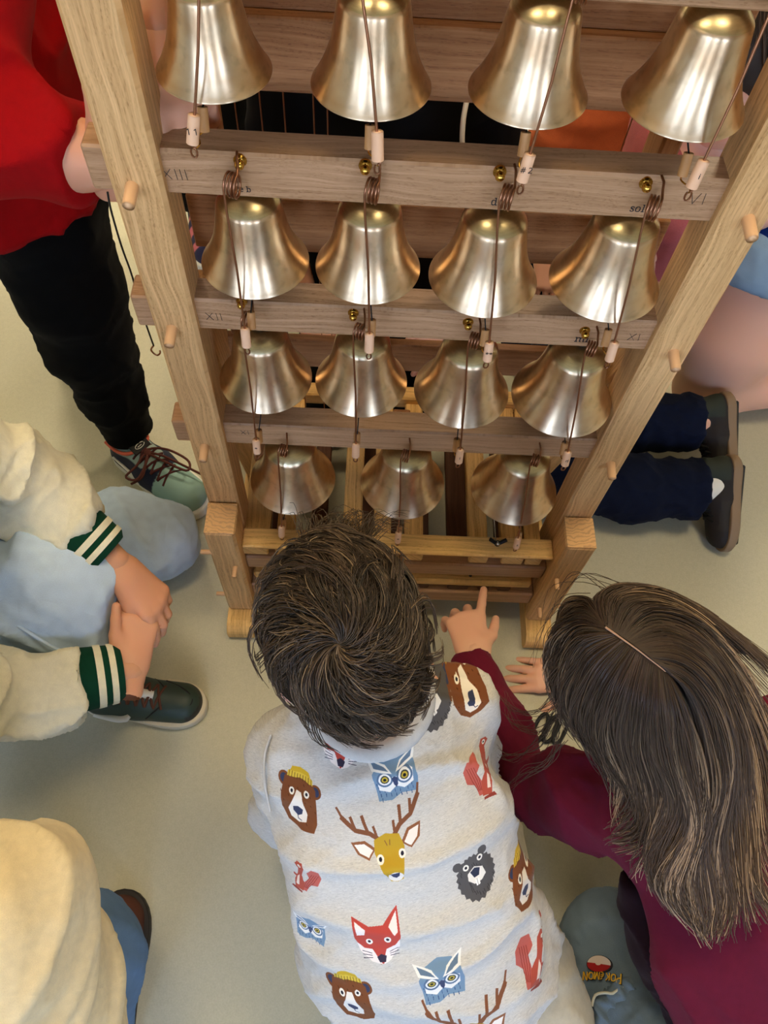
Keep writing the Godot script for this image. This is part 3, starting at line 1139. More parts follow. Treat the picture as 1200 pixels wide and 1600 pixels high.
# locks of hair over a head; pole: whorl direction; keep: function of direction says whether hair grows there
func cap(called: String, p: Node3D, c: Vector3, t: Basis, r: Vector3, front: float, low: float, m: Material, grow := 1.0) -> MeshInstance3D:
	var b := Buf.new()
	var e := Vector3.ONE * (r.y + 0.05)
	var f := Field.new(c - e, c + e, 0.005)
	f.egg(c, t, r, 0.01)
	f.egg(c + t * Vector3(0, -r.y * 0.35, r.z * 0.25), t, r * Vector3(0.94, 0.8, 0.8), 0.02)
	# off the face and below the nape
	f.cut(c + t * Vector3(0, front, -r.z * 0.42), t * Vector3(0, -0.62, -0.78), 0.3)
	f.cut(c + t * Vector3(0, -low, 0), t * Vector3(0, -1, 0), 0.3)
	f.into(b)
	if called == "hair":
		loose_hair(p, c, t, r)
	return obj(called, b.mesh(), m, p)


func skin_limb(b: Buf, pts: Array, r: Array, cell := 0.006, k := 0.015) -> void:
	grown(b, [[pts, r]], cell, k)


func people() -> void:
	mat("eye_white", Color(0.93, 0.92, 0.9), 0.2)
	mat("lip", Color(0.72, 0.38, 0.36), 0.5)
	var hd := mat("hair_dark", Color(1, 1, 1), 0.42)
	hd.vertex_color_use_as_albedo = true
	hd.metallic_specular = 0.35
	mat("hair_base", Color(0.13, 0.10, 0.08), 0.65)
	for q in [["skin_light", Color(0.88, 0.67, 0.56)], ["skin_warm", Color(0.82, 0.59, 0.46)]]:
		var sk := mat(q[0], q[1], 0.5)
		sk.subsurf_scatter_enabled = true
		sk.subsurf_scatter_strength = 0.12
		sk.metallic_specular = 0.4
	shoe_materials()
	boy()
	girl()
	cord()
	varsity_child()
	red_child()
	cream_child()
	right_children()
	back_children()


# ---------- the boy kneeling before the keys ----------
func boy() -> void:
	var t := thing("person", "child with short tousled brown hair and grey animal print sweatshirt kneeling before the bells", "person")
	var hc := Vector3(-0.0813, 0.7000, 0.3471)
	var tb := frame_of(Vector3(-0.43, -0.30, -0.80), Vector3(-0.16, 0.9, -0.34))
	var neck := Vector3(-0.0449, 0.5350, 0.3637)
	var shl := Vector3(-0.1302, 0.4500, 0.4230)
	var shr := Vector3(0.0643, 0.4600, 0.3610)
	var ell := Vector3(-0.1486, 0.2700, 0.4654)
	var elr := Vector3(0.1084, 0.2700, 0.4283)
	var wl := Vector3(-0.1092, 0.0700, 0.2058)
	var wr := Vector3(0.0346, 0.0700, 0.1404)
	var hip := Vector3(0.0772, 0.2200, 0.6703)
	var hl := Vector3(0.0271, 0.2000, 0.6833)
	var hr := Vector3(0.1461, 0.2000, 0.6588)
	var kl := Vector3(-0.0206, 0.0700, 0.5081)
	var kr := Vector3(0.1468, 0.0700, 0.4657)
	var al := Vector3(0.0476, 0.0600, 0.8438)
	var ar := Vector3(0.2137, 0.0600, 0.8125)
	# one continuous body
	var b := Buf.new()
	head(b, hc, tb, 0.84)
	grown(b, [[[hc + tb * Vector3(0, -0.10, 0.02), neck, Vector3(-0.0158, 0.4400, 0.4512), hip], [0.038, 0.050, 0.075, 0.08], Vector3(0.0000, 0.7529, 0.6581), 1.2],
		[[neck, shl, ell, wl + Vector3(0, 0.03, 0)], [0.045, 0.036, 0.028, 0.022]], [[neck, shr, elr, wr + Vector3(0, 0.03, 0)], [0.045, 0.036, 0.028, 0.022]],
		[[hip, hl, kl, al], [0.07, 0.068, 0.05, 0.032]], [[hip, hr, kr, ar], [0.07, 0.068, 0.05, 0.032]]], 0.010, 0.02)
	hand(b, wl + Vector3(0, -0.035, 0), Vector3(0.1, -0.1, -1), Vector3(0, 1, -0.1), 0.13, 1.0, [0.1, 0.1, 0.12, 0.15], 0.7)
	hand(b, wr + Vector3(0, -0.035, 0), Vector3(-0.1, -0.1, -1), Vector3(0, 1, -0.1), 0.13, -1.0, [0.1, 0.1, 0.12, 0.15], 0.7)
	obj("body", b.mesh(), mats.skin_light, t)
	face_parts(t, hc, tb, 0.84)
	# sweatshirt
	b = Buf.new()
	var n := Vector3(0.0000, 0.7529, 0.6581)
	var w := Vector3(0.2857, -0.6307, 0.7215)
	grown(b, [
		[[Vector3(-0.0345, 0.4650, 0.4299), Vector3(-0.0146, 0.4300, 0.4866), Vector3(0.0137, 0.3700, 0.5599), Vector3(0.0403, 0.3200, 0.6218), Vector3(0.0758, 0.2600, 0.7066)], [0.1157, 0.1325, 0.1371, 0.1412, 0.1495], n, 1.55],
		[[Vector3(0.0581, 0.3300, 0.5531), Vector3(0.1291, 0.2800, 0.6347), Vector3(0.1563, 0.2600, 0.6634)], [0.07, 0.078, 0.08], n, 1.3],
		[[shl, shr], [0.0405, 0.0405]],
		[[shl, ell, wl + Vector3(0, 0.035, 0.03)], [0.048, 0.042, 0.030]], [[shr, elr, wr + Vector3(0, 0.035, 0.03)], [0.048, 0.042, 0.030]],
		[[neck + Vector3(0, -0.015, 0), Vector3(-0.0335, 0.5000, 0.4035)], [0.060, 0.078], n, 1.3]],
		0.0062, 0.045, [[Vector3(0.1907, 0.3000, 0.6645), Vector3(0.80, -0.25, 0.55), 0.13], [Vector3(0.0985, 0.2600, 0.7593), w, 0.35], [neck + Vector3(0, 0.02, 0), (hc - neck) + Vector3(0, 0.02, 0), 0.09], [wl + Vector3(0, 0.03, 0), Vector3(0.1, -0.8, -0.6), 0.06], [wr + Vector3(0, 0.03, 0), Vector3(-0.1, -0.8, -0.6), 0.06]])
	folds(b, 0, 0.0105, 9.0, Vector3(0.94, 0.05, -0.30).normalized(), 0.24, 3)
	folds(b, 0, 0.0026, 21.0, Vector3(0.9, 0.1, -0.42).normalized(), 0.30, 8)
	flat_uv(b, Vector3(-0.0106, 0.5000, 0.5288), Vector3(0.9583, 0.1880, -0.2151), w, Vector2(0.50, 0.50))
	var m := mat("print_fleece", Color.WHITE, 0.95)
	m.albedo_texture = print_texture()
	m.rim_enabled = true
	m.rim = 0.2
	m.metallic_specular = 0.2
	var sweat := obj("sweatshirt", b.mesh(), m, t)
	var plain := cloth("grey_rib", Color(0.80, 0.79, 0.76))
	# ribbed collar
	var ring := PackedVector3Array()
	var ax := (hc - neck).normalized()
	var e1 := (Vector3.RIGHT - ax * ax.x).normalized()
	var e2 := ax.cross(e1)
	for k in 33:
		ring.append(neck + ax * 0.012 + (e1 * cos(TAU * k / 32.0) + e2 * sin(TAU * k / 32.0)) * 0.061 + Vector3(0.004, 0, 0.010))
	b = Buf.new()
	tube(b, ring, 0.0125, 0.0125, 10, Color.WHITE, false)
	obj("collar", b.mesh(), plain, t)
	var seam := []
	for q in [Vector3(-0.1605, 0.5000, 0.4075), Vector3(-0.1651, 0.4900, 0.4240), Vector3(-0.1658, 0.4700, 0.4422), Vector3(-0.1632, 0.4500, 0.4643), Vector3(-0.1566, 0.4300, 0.4868)]:
		seam.append(on_cloth(sweat.mesh, q) + Vector3(0.0, 0.0008, 0.0))
	obj("sleeve_seam", curve_tube(seam, 0.0018, 6, 14), plain, sweat)
	# trousers in plain fleece
	garment("trousers", t, cloth("sand_fleece", Color(0.80, 0.77, 0.68)), [
		[[hl, kl, al + Vector3(0, 0.01, -0.03)], [0.09, 0.066, 0.045]], [[hr, kr, ar + Vector3(0, 0.01, -0.03)], [0.09, 0.066, 0.045]], [[hl, hr, Vector3(0.1980, 0.2000, 0.7093)], [0.10, 0.10, 0.075]]], 0.009, 0.04, [], [[0.004, 14.0, Vector3.RIGHT, 0.4, 4]])
	for q in [[al, "left"], [ar, "right"]]:
		shoe(t, q[0] + Vector3(0.0, -0.06, 0.0), Vector3(0.1, 0, 1), 0.19, "black_canvas", "white_sole")
	boy_hair(t, hc, tb)


func boy_hair(p: Node3D, hc: Vector3, tb: Basis) -> void:
	var c := hc + tb * Vector3(0, 0.015, 0.010)
	var r := Vector3(0.068, 0.076, 0.084)
	cap("hair_base", p, c, tb, r * 0.97, -0.02, 0.066, mats.hair_base)
	var b := Buf.new()
	var rg := RandomNumberGenerator.new()
	rg.seed = 77
	var pole := (tb.inverse() * (Vector3(-0.0849, 0.7800, 0.3857) - c)).normalized()
	var p1 := pole.cross(Vector3.RIGHT).normalized()
	var p2 := pole.cross(p1)
	for lock in 760:
		var th := acos(1.0 - rg.randf() * 1.55) if lock < 660 else rg.randf() * 0.5
		var ph := rg.randf() * TAU
		var d0 := pole * cos(th) + (p1 * cos(ph) + p2 * sin(ph)) * sin(th)
		# local frame: y crown, -z ahead
		if -d0.z > 0.62 + d0.y * 0.25 or d0.y < (-0.90 if d0.z > 0.2 else -0.55):
			continue
		if absf(d0.x) > 0.74 and d0.y < 0.05 and d0.z < 0.42:
			continue
		if d0.y < -0.30 and -d0.z > -0.05:
			continue
		var len := rg.randf_range(0.040, 0.068) * (0.62 if d0.y < 0.0 else 1.0)
		var swirl := rg.randf_range(0.35, 0.85) * (1.0 if th < 1.0 else 0.55)
		var lift := rg.randf_range(0.003, 0.011)
		if rg.randf() < 0.12:
			lift += 0.008
		var tone := rg.randf()
		var curl := rg.randf_range(-1.1, 1.1)
		for k in 11:
			var jit := Vector3(rg.randf_range(-1, 1), rg.randf_range(-1, 1), rg.randf_range(-1, 1))
			var d := (d0 + jit * 0.062).normalized()
			var tip := jit * -0.0015
			var pts := PackedVector3Array()
			var ln := len * rg.randf_range(0.8, 1.1)
			var steps := 7
			for s in steps + 1:
				var f := s / float(steps)
				var h := 0.002 + lift * sin(minf(f * 2.2, PI * 0.62)) * 1.2
				var drop := 0.020 * f if d0.y < 0.0 and d0.z > 0.1 else 0.0
				pts.append(c + tb * (d * (r + Vector3.ONE * h) + tip * f + Vector3(0, -drop, drop * 0.35)))
				var rad := (d - pole * d.dot(pole)).normalized()
				if rad.length() < 0.1:
					rad = p1
				var tang := pole.cross(rad)
				var go := (rad * 1.0 + tang * (swirl + curl * f)).normalized()
				go = (go - d * go.dot(d)).normalized()
				d = (d + go * (ln / steps) / 0.078 + (d0 - d) * 0.0).normalized()
			var base := Color(0.036, 0.025, 0.017).lerp(Color(0.105, 0.070, 0.045), tone * tone)
			if rg.randf() < 0.09:
				base = Color(0.22, 0.155, 0.095)
			hair(b, pts, 0.00075, 0.00025, base * rg.randf_range(0.75, 1.25))
	# tuft standing up over the forehead and flyaway hairs
	for k in 260:
		var a := Vector3(-0.0897, 0.7300, 0.2663) + Vector3(rg.randf_range(-0.035, 0.035), rg.randf_range(-0.01, 0.004), rg.randf_range(-0.004, 0.016))
		var side := rg.randf_range(-0.4, 1.0)
		var l := rg.randf_range(0.02, 0.042)
		var q1 := a + Vector3(side * l * 0.4, l * 0.45, -l * 0.35)
		var q2 := a + Vector3(side * l * 0.9, l * 0.55, -l * 0.75)
		var q3 := a + Vector3(side * l * 1.4, l * 0.35, -l * 0.8 + rg.randf_range(-0.004, 0.006))
		hair(b, spline(PackedVector3Array([a, q1, q2, q3]), 8), 0.0006, 0.0002, Color(0.10, 0.066, 0.04) * rg.randf_range(0.5, 1.3))
	var o := obj("hair", b.mesh(), mats.hair_dark, p)
	o.set_meta("kind", "stuff")


# ---------- the print: heads of forest animals on grey fleece ----------
var pimg: Image
var pj := []          # centre, x step, y step in garment metres per photo pixel
var pzoom := 1.0
var pturn := 0.0


func tx(x: float, y: float) -> Vector2:
	var a := Vector2(x, y).rotated(pturn) * pzoom
	var q: Vector2 = pj[0] + pj[1] * a.x + pj[2] * a.y
	return Vector2((q.x / 0.50 + 0.5) * 1400.0, (q.y / 0.50 + 0.5) * 1400.0)


func blot(pts: Array, col: Color) -> void:
	var q := PackedVector2Array()
	for p in pts:
		q.append(tx(p[0], p[1]))
	fill(q, col)


func fill(q: PackedVector2Array, col: Color) -> void:
	var y0 := 99999.0
	var y1 := -1.0
	for p in q:
		y0 = minf(y0, p.y)
		y1 = maxf(y1, p.y)
	for y in range(maxi(0, int(y0)), mini(1399, int(y1)) + 1):
		var xs := []
		for k in q.size():
			var a := q[k]
			var b := q[(k + 1) % q.size()]
			if (a.y <= y) != (b.y <= y):
				xs.append(a.x + (b.x - a.x) * (y - a.y) / (b.y - a.y))
		xs.sort()
		for k in range(0, xs.size() - 1, 2):
			var xa := clampi(int(xs[k] + 0.5), 0, 1400)
			var xb := clampi(int(xs[k + 1] + 0.5), 0, 1400)
			if xb > xa:
				pimg.fill_rect(Rect2i(xa, y, xb - xa, 1), col)


func disc(x: float, y: float, rx: float, ry: float, col: Color, rot := 0.0) -> void:
	var q := PackedVector2Array()
	for k in 20:
		var a := Vector2(cos(TAU * k / 20.0) * rx, sin(TAU * k / 20.0) * ry).rotated(rot)
		q.append(tx(x + a.x, y + a.y))
	fill(q, col)


func stroke(pts: Array, wd: float, col: Color) -> void:
	for k in pts.size() - 1:
		var a := Vector2(pts[k][0], pts[k][1])
		var b := Vector2(pts[k + 1][0], pts[k + 1][1])
		var nn := (b - a).orthogonal().normalized() * wd * 0.5
		var e := (b - a).normalized() * wd * 0.2
		blot([[a.x + nn.x - e.x, a.y + nn.y - e.y], [b.x + nn.x + e.x, b.y + nn.y + e.y], [b.x - nn.x + e.x, b.y - nn.y + e.y], [a.x - nn.x - e.x, a.y - nn.y - e.y]], col)


func eye(x: float, y: float, r: float) -> void:
	disc(x, y, r, r, Color(0.95, 0.93, 0.88))
	disc(x, y, r * 0.45, r * 0.45, Color(0.15, 0.15, 0.2))


func print_texture() -> ImageTexture:
	pimg = Image.create(1400, 1400, false, Image.FORMAT_RGB8)
	noise.seed = 21
	for y in 1400:
		for x in 1400:
			if (x + y) % 2 == 0 or true:
				pimg.set_pixel(x, y, Color(0.80, 0.79, 0.76))
		if y % 1 == 0:
			# heather: short darker threads along the rows
			var x := 0
			while x < 1400:
				x += rng.randi_range(3, 26)
				var g := rng.randf_range(0.71, 0.86)
				pimg.fill_rect(Rect2i(x, y, rng.randi_range(2, 12), 1), Color(g, g * 0.99, g * 0.955))
	put([[Vector2(-0.0972, -0.0691), Vector2(0.000676, 0.000178), Vector2(-0.000207, 0.000756)]], 1.0, 0.06); bear()
	put([[Vector2(-0.0953, 0.1680), Vector2(0.000716, 0.000194), Vector2(-0.000219, 0.000849)]], 1.0, -0.18); bear()
	put([[Vector2(0.1200, -0.1206), Vector2(0.000667, 0.000174), Vector2(-0.000161, 0.000731)]], 0.92, -0.42); bear()
	put([[Vector2(0.1314, 0.1043), Vector2(0.000704, 0.000188), Vector2(-0.000168, 0.000817)]], 0.80, 0.0); bear()
	put([[Vector2(-0.0441, 0.0885), Vector2(0.000702, 0.000188), Vector2(-0.000204, 0.000816)]], 1.0, -0.22); fox()
	put([[Vector2(-0.0303, -0.1287), Vector2(0.000666, 0.000174), Vector2(-0.000191, 0.000732)]], 0.92, 0.08); fox()
	put([[Vector2(0.0186, -0.0876), Vector2(0.000673, 0.000176), Vector2(-0.000183, 0.000746)]], 1.0, -0.22); owl()
	put([[Vector2(0.0134, 0.1497), Vector2(0.000712, 0.000192), Vector2(-0.000195, 0.000839)]], 0.98, -0.22); owl()
	put([[Vector2(-0.0059, -0.0057), Vector2(0.000686, 0.000182), Vector2(-0.000192, 0.000778)]], 1.0, -0.28); deer()
	put([[Vector2(0.0292, 0.2449), Vector2(0.000728, 0.000198), Vector2(-0.000196, 0.000877)]], 1.0, -0.15); deer()
	put([[Vector2(0.0788, 0.0527), Vector2(0.000696, 0.000185), Vector2(-0.000177, 0.000798)]], 0.92, -0.25); beaver()
	put([[Vector2(0.0761, -0.1382), Vector2(0.000664, 0.000173), Vector2(-0.000169, 0.000725)]], 0.95, -0.35); beaver()
	put([[Vector2(0.1075, -0.0411), Vector2(0.000680, 0.000179), Vector2(-0.000167, 0.000761)]], 1.0, -0.05); squirrel(1.0)
	put([[Vector2(-0.1069, 0.0151), Vector2(0.000690, 0.000184), Vector2(-0.000213, 0.000789)]], 0.85, 0.1); squirrel(-1.0)
	put([[Vector2(0.1137, 0.1901), Vector2(0.000719, 0.000194), Vector2(-0.000175, 0.000852)]], 1.1, 0.25); squirrel(1.0)
	put([[Vector2(0.1123, -0.1893), Vector2(0.000655, 0.000169), Vector2(-0.000160, 0.000706)]], 0.8, 0.35); fox()
	put([[Vector2(-0.0726, -0.1845), Vector2(0.000657, 0.000171), Vector2(-0.000196, 0.000712)]], 0.6, 0.2); fox()
	put([[Vector2(-0.1228, 0.0822), Vector2(0.000701, 0.000188), Vector2(-0.000220, 0.000816)]], 0.7, 0.0); owl()
	return ImageTexture.create_from_image(pimg)


func put(j: Array, zoom: float, turn: float) -> void:
	pj = j[0]
	pzoom = zoom
	pturn = turn


func bear() -> void:
	var br := Color(0.48, 0.29, 0.17)
	var navy := Color(0.22, 0.25, 0.36)
	for s in [-1.0, 1.0]:
		disc(s * 27, -24, 10, 10, br)
		disc(s * 27, -24, 6.5, 6.5, navy)
	blot([[-26, -28], [-14, -36], [14, -36], [27, -26], [31, 0], [34, 22], [30, 36], [8, 39], [-14, 36], [-27, 20], [-30, -4]], br)
	for k in 26:
		var a := k * 2.4
		stroke([[cos(a) * (8 + k), sin(a) * (8 + k * 0.9) + 2], [cos(a) * (8 + k) + 1.5, sin(a) * (8 + k * 0.9) + 4]], 1.1, Color(0.34, 0.19, 0.10))
	blot([[-20, -32], [-14, -45], [0, -49], [14, -45], [20, -33], [0, -38]], Color(0.80, 0.66, 0.17))
	blot([[-22, -29], [-21, -37], [0, -41], [21, -38], [22, -30], [0, -33]], Color(0.86, 0.74, 0.27))
	for k in 9:
		stroke([[-19 + k * 4.8, -30 - absf(4.0 - k) * -0.3], [-18 + k * 4.6, -38]], 0.9, Color(0.35, 0.27, 0.08))
	blot([[-4, -16], [4, -16], [9, 0], [17, 14], [16, 26], [4, 31], [-10, 29], [-16, 18], [-11, 2]], Color(0.94, 0.91, 0.86))
	blot([[-8, 10], [0, 6], [9, 9], [8, 17], [1, 22], [-7, 17]], navy)
	stroke([[1, 21], [2, 26], [8, 27]], 1.3, navy)
	eye(-12, -13, 4.6)
	eye(13, -16, 4.6)


func fox() -> void:
	var rd := Color(0.74, 0.29, 0.25)
	var wh := Color(0.95, 0.91, 0.88)
	var dk := Color(0.23, 0.2, 0.27)
	blot([[-36, -4], [-34, -36], [-10, -22], [12, -20], [38, -40], [36, -2], [30, 14], [10, 34], [-2, 38], [-14, 32], [-30, 14]], rd)
	blot([[-31, -9], [-31, -30], [-16, -19], [-19, -10]], wh)
	blot([[20, -17], [35, -33], [33, -9], [27, -5]], wh)
	blot([[-34, 4], [-24, 14], [-12, 16], [-4, 30], [0, 38], [-16, 33], [-31, 18]], wh)
	blot([[34, 2], [24, 12], [10, 16], [4, 30], [2, 38], [14, 33], [31, 16]], wh)
	blot([[-7, 27], [0, 23], [8, 27], [5, 35], [-4, 35]], dk)
	for s in [-1.0, 1.0]:
		for k in 3:
			stroke([[s * 14, 22 + k * 3], [s * 28, 18 + k * 5]], 0.9, dk)
	eye(-14, 3, 5.4)
	eye(15, 1, 5.4)


func owl() -> void:
	var bl := Color(0.46, 0.57, 0.67)
	var wh := Color(0.94, 0.93, 0.90)
	blot([[-34, -8], [-22, -20], [0, -26], [22, -22], [34, -10], [36, 14], [32, 34], [6, 30], [-10, 36], [-32, 34]], bl)
	for k in 30:
		var x := -30.0 + fposmod(k * 17.3, 60.0)
		var y := 8.0 + fposmod(k * 7.7, 24.0)
		stroke([[x, y], [x, y + 4]], 1.3, Color(0.25, 0.36, 0.50))
	blot([[-28, 0], [-14, -10], [0, 4], [14, -12], [30, -2], [28, 18], [12, 24], [0, 18], [-12, 26], [-28, 20]], wh)
	for s in [-1.0, 1.0]:
		disc(s * 16, 4, 13, 13, Color(0.36, 0.45, 0.55))
		disc(s * 16, 4, 10, 10, wh)
		disc(s * 16, 4, 7, 7, Color(0.25, 0.26, 0.25))
		disc(s * 16, 4, 5, 5, Color(0.78, 0.68, 0.25))
		disc(s * 16, 4, 2.6, 2.6, Color(0.12, 0.12, 0.14))
		blot([[s * 3, -4], [s * 12, -15], [s * 40, -28], [s * 34, -12], [s * 18, -7]], wh)
		blot([[s * 8, -7], [s * 14, -13], [s * 34, -23], [s * 30, -14]], Color(0.40, 0.49, 0.58))
	blot([[-5, 4], [0, 0], [5, 4], [3, 16], [0, 20], [-3, 16]], Color(0.24, 0.28, 0.40))


func deer() -> void:
	var br := Color(0.50, 0.32, 0.22)
	var ye := Color(0.74, 0.60, 0.18)
	for s in [-1.0, 1.0]:
		stroke([[s * 10, -22], [s * 24, -34], [s * 44, -42], [s * 62, -62]], 6.5, br)
		stroke([[s * 60, -58], [s * 66, -76]], 3.5, br)
		stroke([[s * 26, -34], [s * 30, -58]], 5, br)
		stroke([[s * 44, -42], [s * 48, -60]], 4.5, br)
		stroke([[s * 14, -26], [s * 16, -42]], 4, br)
		blot([[s * 20, -12], [s * 34, -26], [s * 56, -28], [s * 50, -10], [s * 34, 0]], Color(0.55, 0.36, 0.24))
		blot([[s * 25, -11], [s * 36, -22], [s * 52, -24], [s * 46, -11], [s * 34, -3]], Color(0.95, 0.92, 0.88))
	blot([[-20, -24], [0, -30], [20, -24], [24, -6], [15, 22], [10, 38], [0, 41], [-10, 38], [-15, 22], [-24, -6]], ye)
	stroke([[-4, -20], [-2, -12]], 1.2, br)
	stroke([[4, -20], [2, -12]], 1.2, br)
	disc(0, 30, 12, 10, Color(0.94, 0.91, 0.86))
	blot([[-8, 22], [8, 22], [5, 31], [0, 34], [-5, 31]], Color(0.22, 0.25, 0.36))
	eye(-17, 2, 5.6)
	eye(18, 2, 5.6)


func beaver() -> void:
	var g := Color(0.34, 0.33, 0.33)
	disc(-28, -22, 8, 8, g)
	disc(20, -30, 8, 8, g)
	var q := []
	for k in 44:
		var a := TAU * k / 44.0
		var r := 34.0 + (3.5 if k % 2 == 0 else 0.0) + 6.0 * sin(a)
		q.append([cos(a) * r * 0.95, sin(a) * r])
	blot(q, g)
	for k in 40:
		var a := k * 2.4
		var r := 10.0 + fposmod(k * 5.3, 22.0)
		stroke([[cos(a) * r, sin(a) * r + 8], [cos(a) * r + 1, sin(a) * r + 13]], 1.0, Color(0.22, 0.21, 0.22))
	blot([[-14, -2], [0, -10], [14, -4], [17, 9], [8, 16], [-6, 17], [-15, 9]], Color(0.93, 0.91, 0.87))
	blot([[-9, -3], [0, -8], [9, -4], [5, 7], [-4, 8]], Color(0.2, 0.22, 0.3))
	blot([[-4, 12], [4, 11], [4, 20], [-3, 21]], Color(0.97, 0.96, 0.93))
	stroke([[0, 11], [0, 20]], 0.8, g)
	eye(-14, -14, 5.4)
	eye(13, -20, 5.4)


func squirrel(s: float) -> void:
	var rd := Color(0.68, 0.31, 0.25)
	blot([[s * 0, 26], [s * -6, 10], [s * -20, 4], [s * -25, -12], [s * -18, -26], [s * -4, -28], [s * 4, -16], [s * -2, -6], [s * 6, 8], [s * 8, 26]], Color(0.74, 0.38, 0.34))
	for k in 4:
		stroke([[s * (-19 + k * 4), -16], [s * (-10 + k * 4), 4], [s * (-1 + k * 2), 20]], 0.9, Color(0.52, 0.2, 0.17))
	blot([[s * 6, 28], [s * 5, 10], [s * 12, -4], [s * 10, -24], [s * 14, -32], [s * 24, -30], [s * 28, -24], [s * 20, -18], [s * 20, -2], [s * 24, 12], [s * 22, 28]], rd)
	blot([[s * 16, -2], [s * 20, 4], [s * 21, 20], [s * 15, 20]], Color(0.9, 0.82, 0.76))
	blot([[s * 20, 2], [s * 28, 2], [s * 28, 6], [s * 20, 6]], rd)
	blot([[s * 8, 30], [s * 26, 26], [s * 30, 31], [s * 8, 33]], Color(0.55, 0.24, 0.2))
	eye(s * 19, -25, 3.2)


# ---------- shoes: z to the toe, x across, y up; heel at the origin ----------
func half_width(t: float) -> float:
	var w := 0.150 + 0.045 * smoothstep(0.30, 0.72, t)
	if t < 0.16:
		w *= sqrt(maxf(0.0, 1.0 - pow((0.16 - t) / 0.16, 2.2)))
	if t > 0.72:
		w *= sqrt(maxf(0.0, 1.0 - pow((t - 0.72) / 0.28, 2.3)))
	return w


# zones: [z from, z to, y from, y to, colour] in shoe lengths
func shoe(p: Node3D, heel: Vector3, dir: Vector3, L: float, upper: String, sole: String, up := UP3, zones := [], tone := Color.WHITE, lace := Color.BLACK, high := 0.34) -> Node3D:
	var z := dir.normalized()
	var y := (up - z * up.dot(z)).normalized()
	var b := Buf.new()
	var outline := PackedVector2Array()
	for k in 19:
		var t := 0.5 - 0.5 * cos(PI * k / 18.0)
		outline.append(Vector2(half_width(t) * L, t * L))
	for k in range(17, 0, -1):
		var t := 0.5 - 0.5 * cos(PI * k / 18.0)
		outline.append(Vector2(-half_width(t) * L, t * L))
	var n := outline.size()
	var mid := Vector2(0, L * 0.5)
	var rings := [[0.0, 0.955], [0.02, 1.0], [0.085, 1.0], [0.105, 0.975]]
	for r in rings:
		for q in outline:
			var w: Vector2 = mid + (q - mid) * r[1]
			b.v.append(Vector3(w.x, r[0] * L, w.y))
	for j in rings.size() - 1:
		for k in n:
			var a := j * n + k
			var e := j * n + (k + 1) % n
			b.quad(a, a + n, e + n, e)
	for w in 2:
		var base := 0 if w == 0 else (rings.size() - 1) * n
		b.v.append(Vector3(0, rings[0 if w == 0 else 3][0] * L, L * 0.5))
		var cen := b.v.size() - 1
		for k in n:
			var a := base + k
			var e := base + (k + 1) % n
			if w == 0:
				b.i.append(cen); b.i.append(a); b.i.append(e)
			else:
				b.i.append(cen); b.i.append(e); b.i.append(a)
	b.smooth(0)
	var root := obj("shoe", b.mesh(), mats[sole], p)
	root.transform = Transform3D(Basis(y.cross(z), y, z), heel)
	# upper
	var f := Field.new(Vector3(-0.25, 0.0, -0.06) * L, Vector3(0.25, 0.56, 1.04) * L, 0.0042)
	f.cone(Vector3(0, 0.13, 0.165) * L, Vector3(0, 0.15, 0.45) * L, 0.150 * L, 0.165 * L, 0.04 * L)
	f.cone(Vector3(0, 0.15, 0.45) * L, Vector3(0.005, 0.095, 0.80) * L, 0.165 * L, 0.165 * L, 0.05 * L, UP3, 1.12)
	f.cone(Vector3(0, 0.2, 0.19) * L, Vector3(0, high + 0.1, 0.16) * L, 0.135 * L, 0.145 * L, 0.06 * L)
	f.cone(Vector3(0, high - 0.04, 0.26) * L, Vector3(0, 0.22, 0.52) * L, 0.105 * L, 0.085 * L, 0.06 * L)
	f.cut(Vector3(0, high, 0.2) * L, Vector3(0, 1, -0.25).normalized(), L * 0.7)
	f.cut(Vector3(0, 0.07, 0.5) * L, Vector3(0, -1, 0), L)
	b = Buf.new()
	f.into(b)
	if zones:
		for q in b.v:
			var c := tone
			for s in zones:
				if q.z > s[0] * L and q.z < s[1] * L and q.y > s[2] * L and q.y < s[3] * L:
					c = s[4]
			b.c.append(c.srgb_to_linear())
	obj("upper", b.mesh(), mats[upper], root)
	# laces across the instep
	b = Buf.new()
	for k in 5:
		var zz := (0.40 + 0.062 * k) * L
		for s in [-1.0, 1.0]:
			var pts := PackedVector3Array()
			for j in 7:
				var g := j / 6.0
				var x: float = (-0.095 + 0.19 * g) * L * s
				var zq := zz + (g - 0.5) * 0.06 * L
				pts.append(Vector3(x, f.top(x, zq) + 0.0022, zq))
			tube(b, pts, 0.0025, 0.0025, 6)
	var lm: Material = mats.get("lace_" + lace.to_html(false))
	if lm == null:
		lm = mat("lace_" + lace.to_html(false), lace, 0.9)
	obj("laces", b.mesh(), lm, root)
	root.set_meta("field", 0)
	shoe_field = f
	return root

var shoe_field: Field


func shoe_point(x: float, z: float, L: float, up := 0.001) -> Vector3:
	return Vector3(x * L, shoe_field.top(x * L, z * L) + up, z * L)


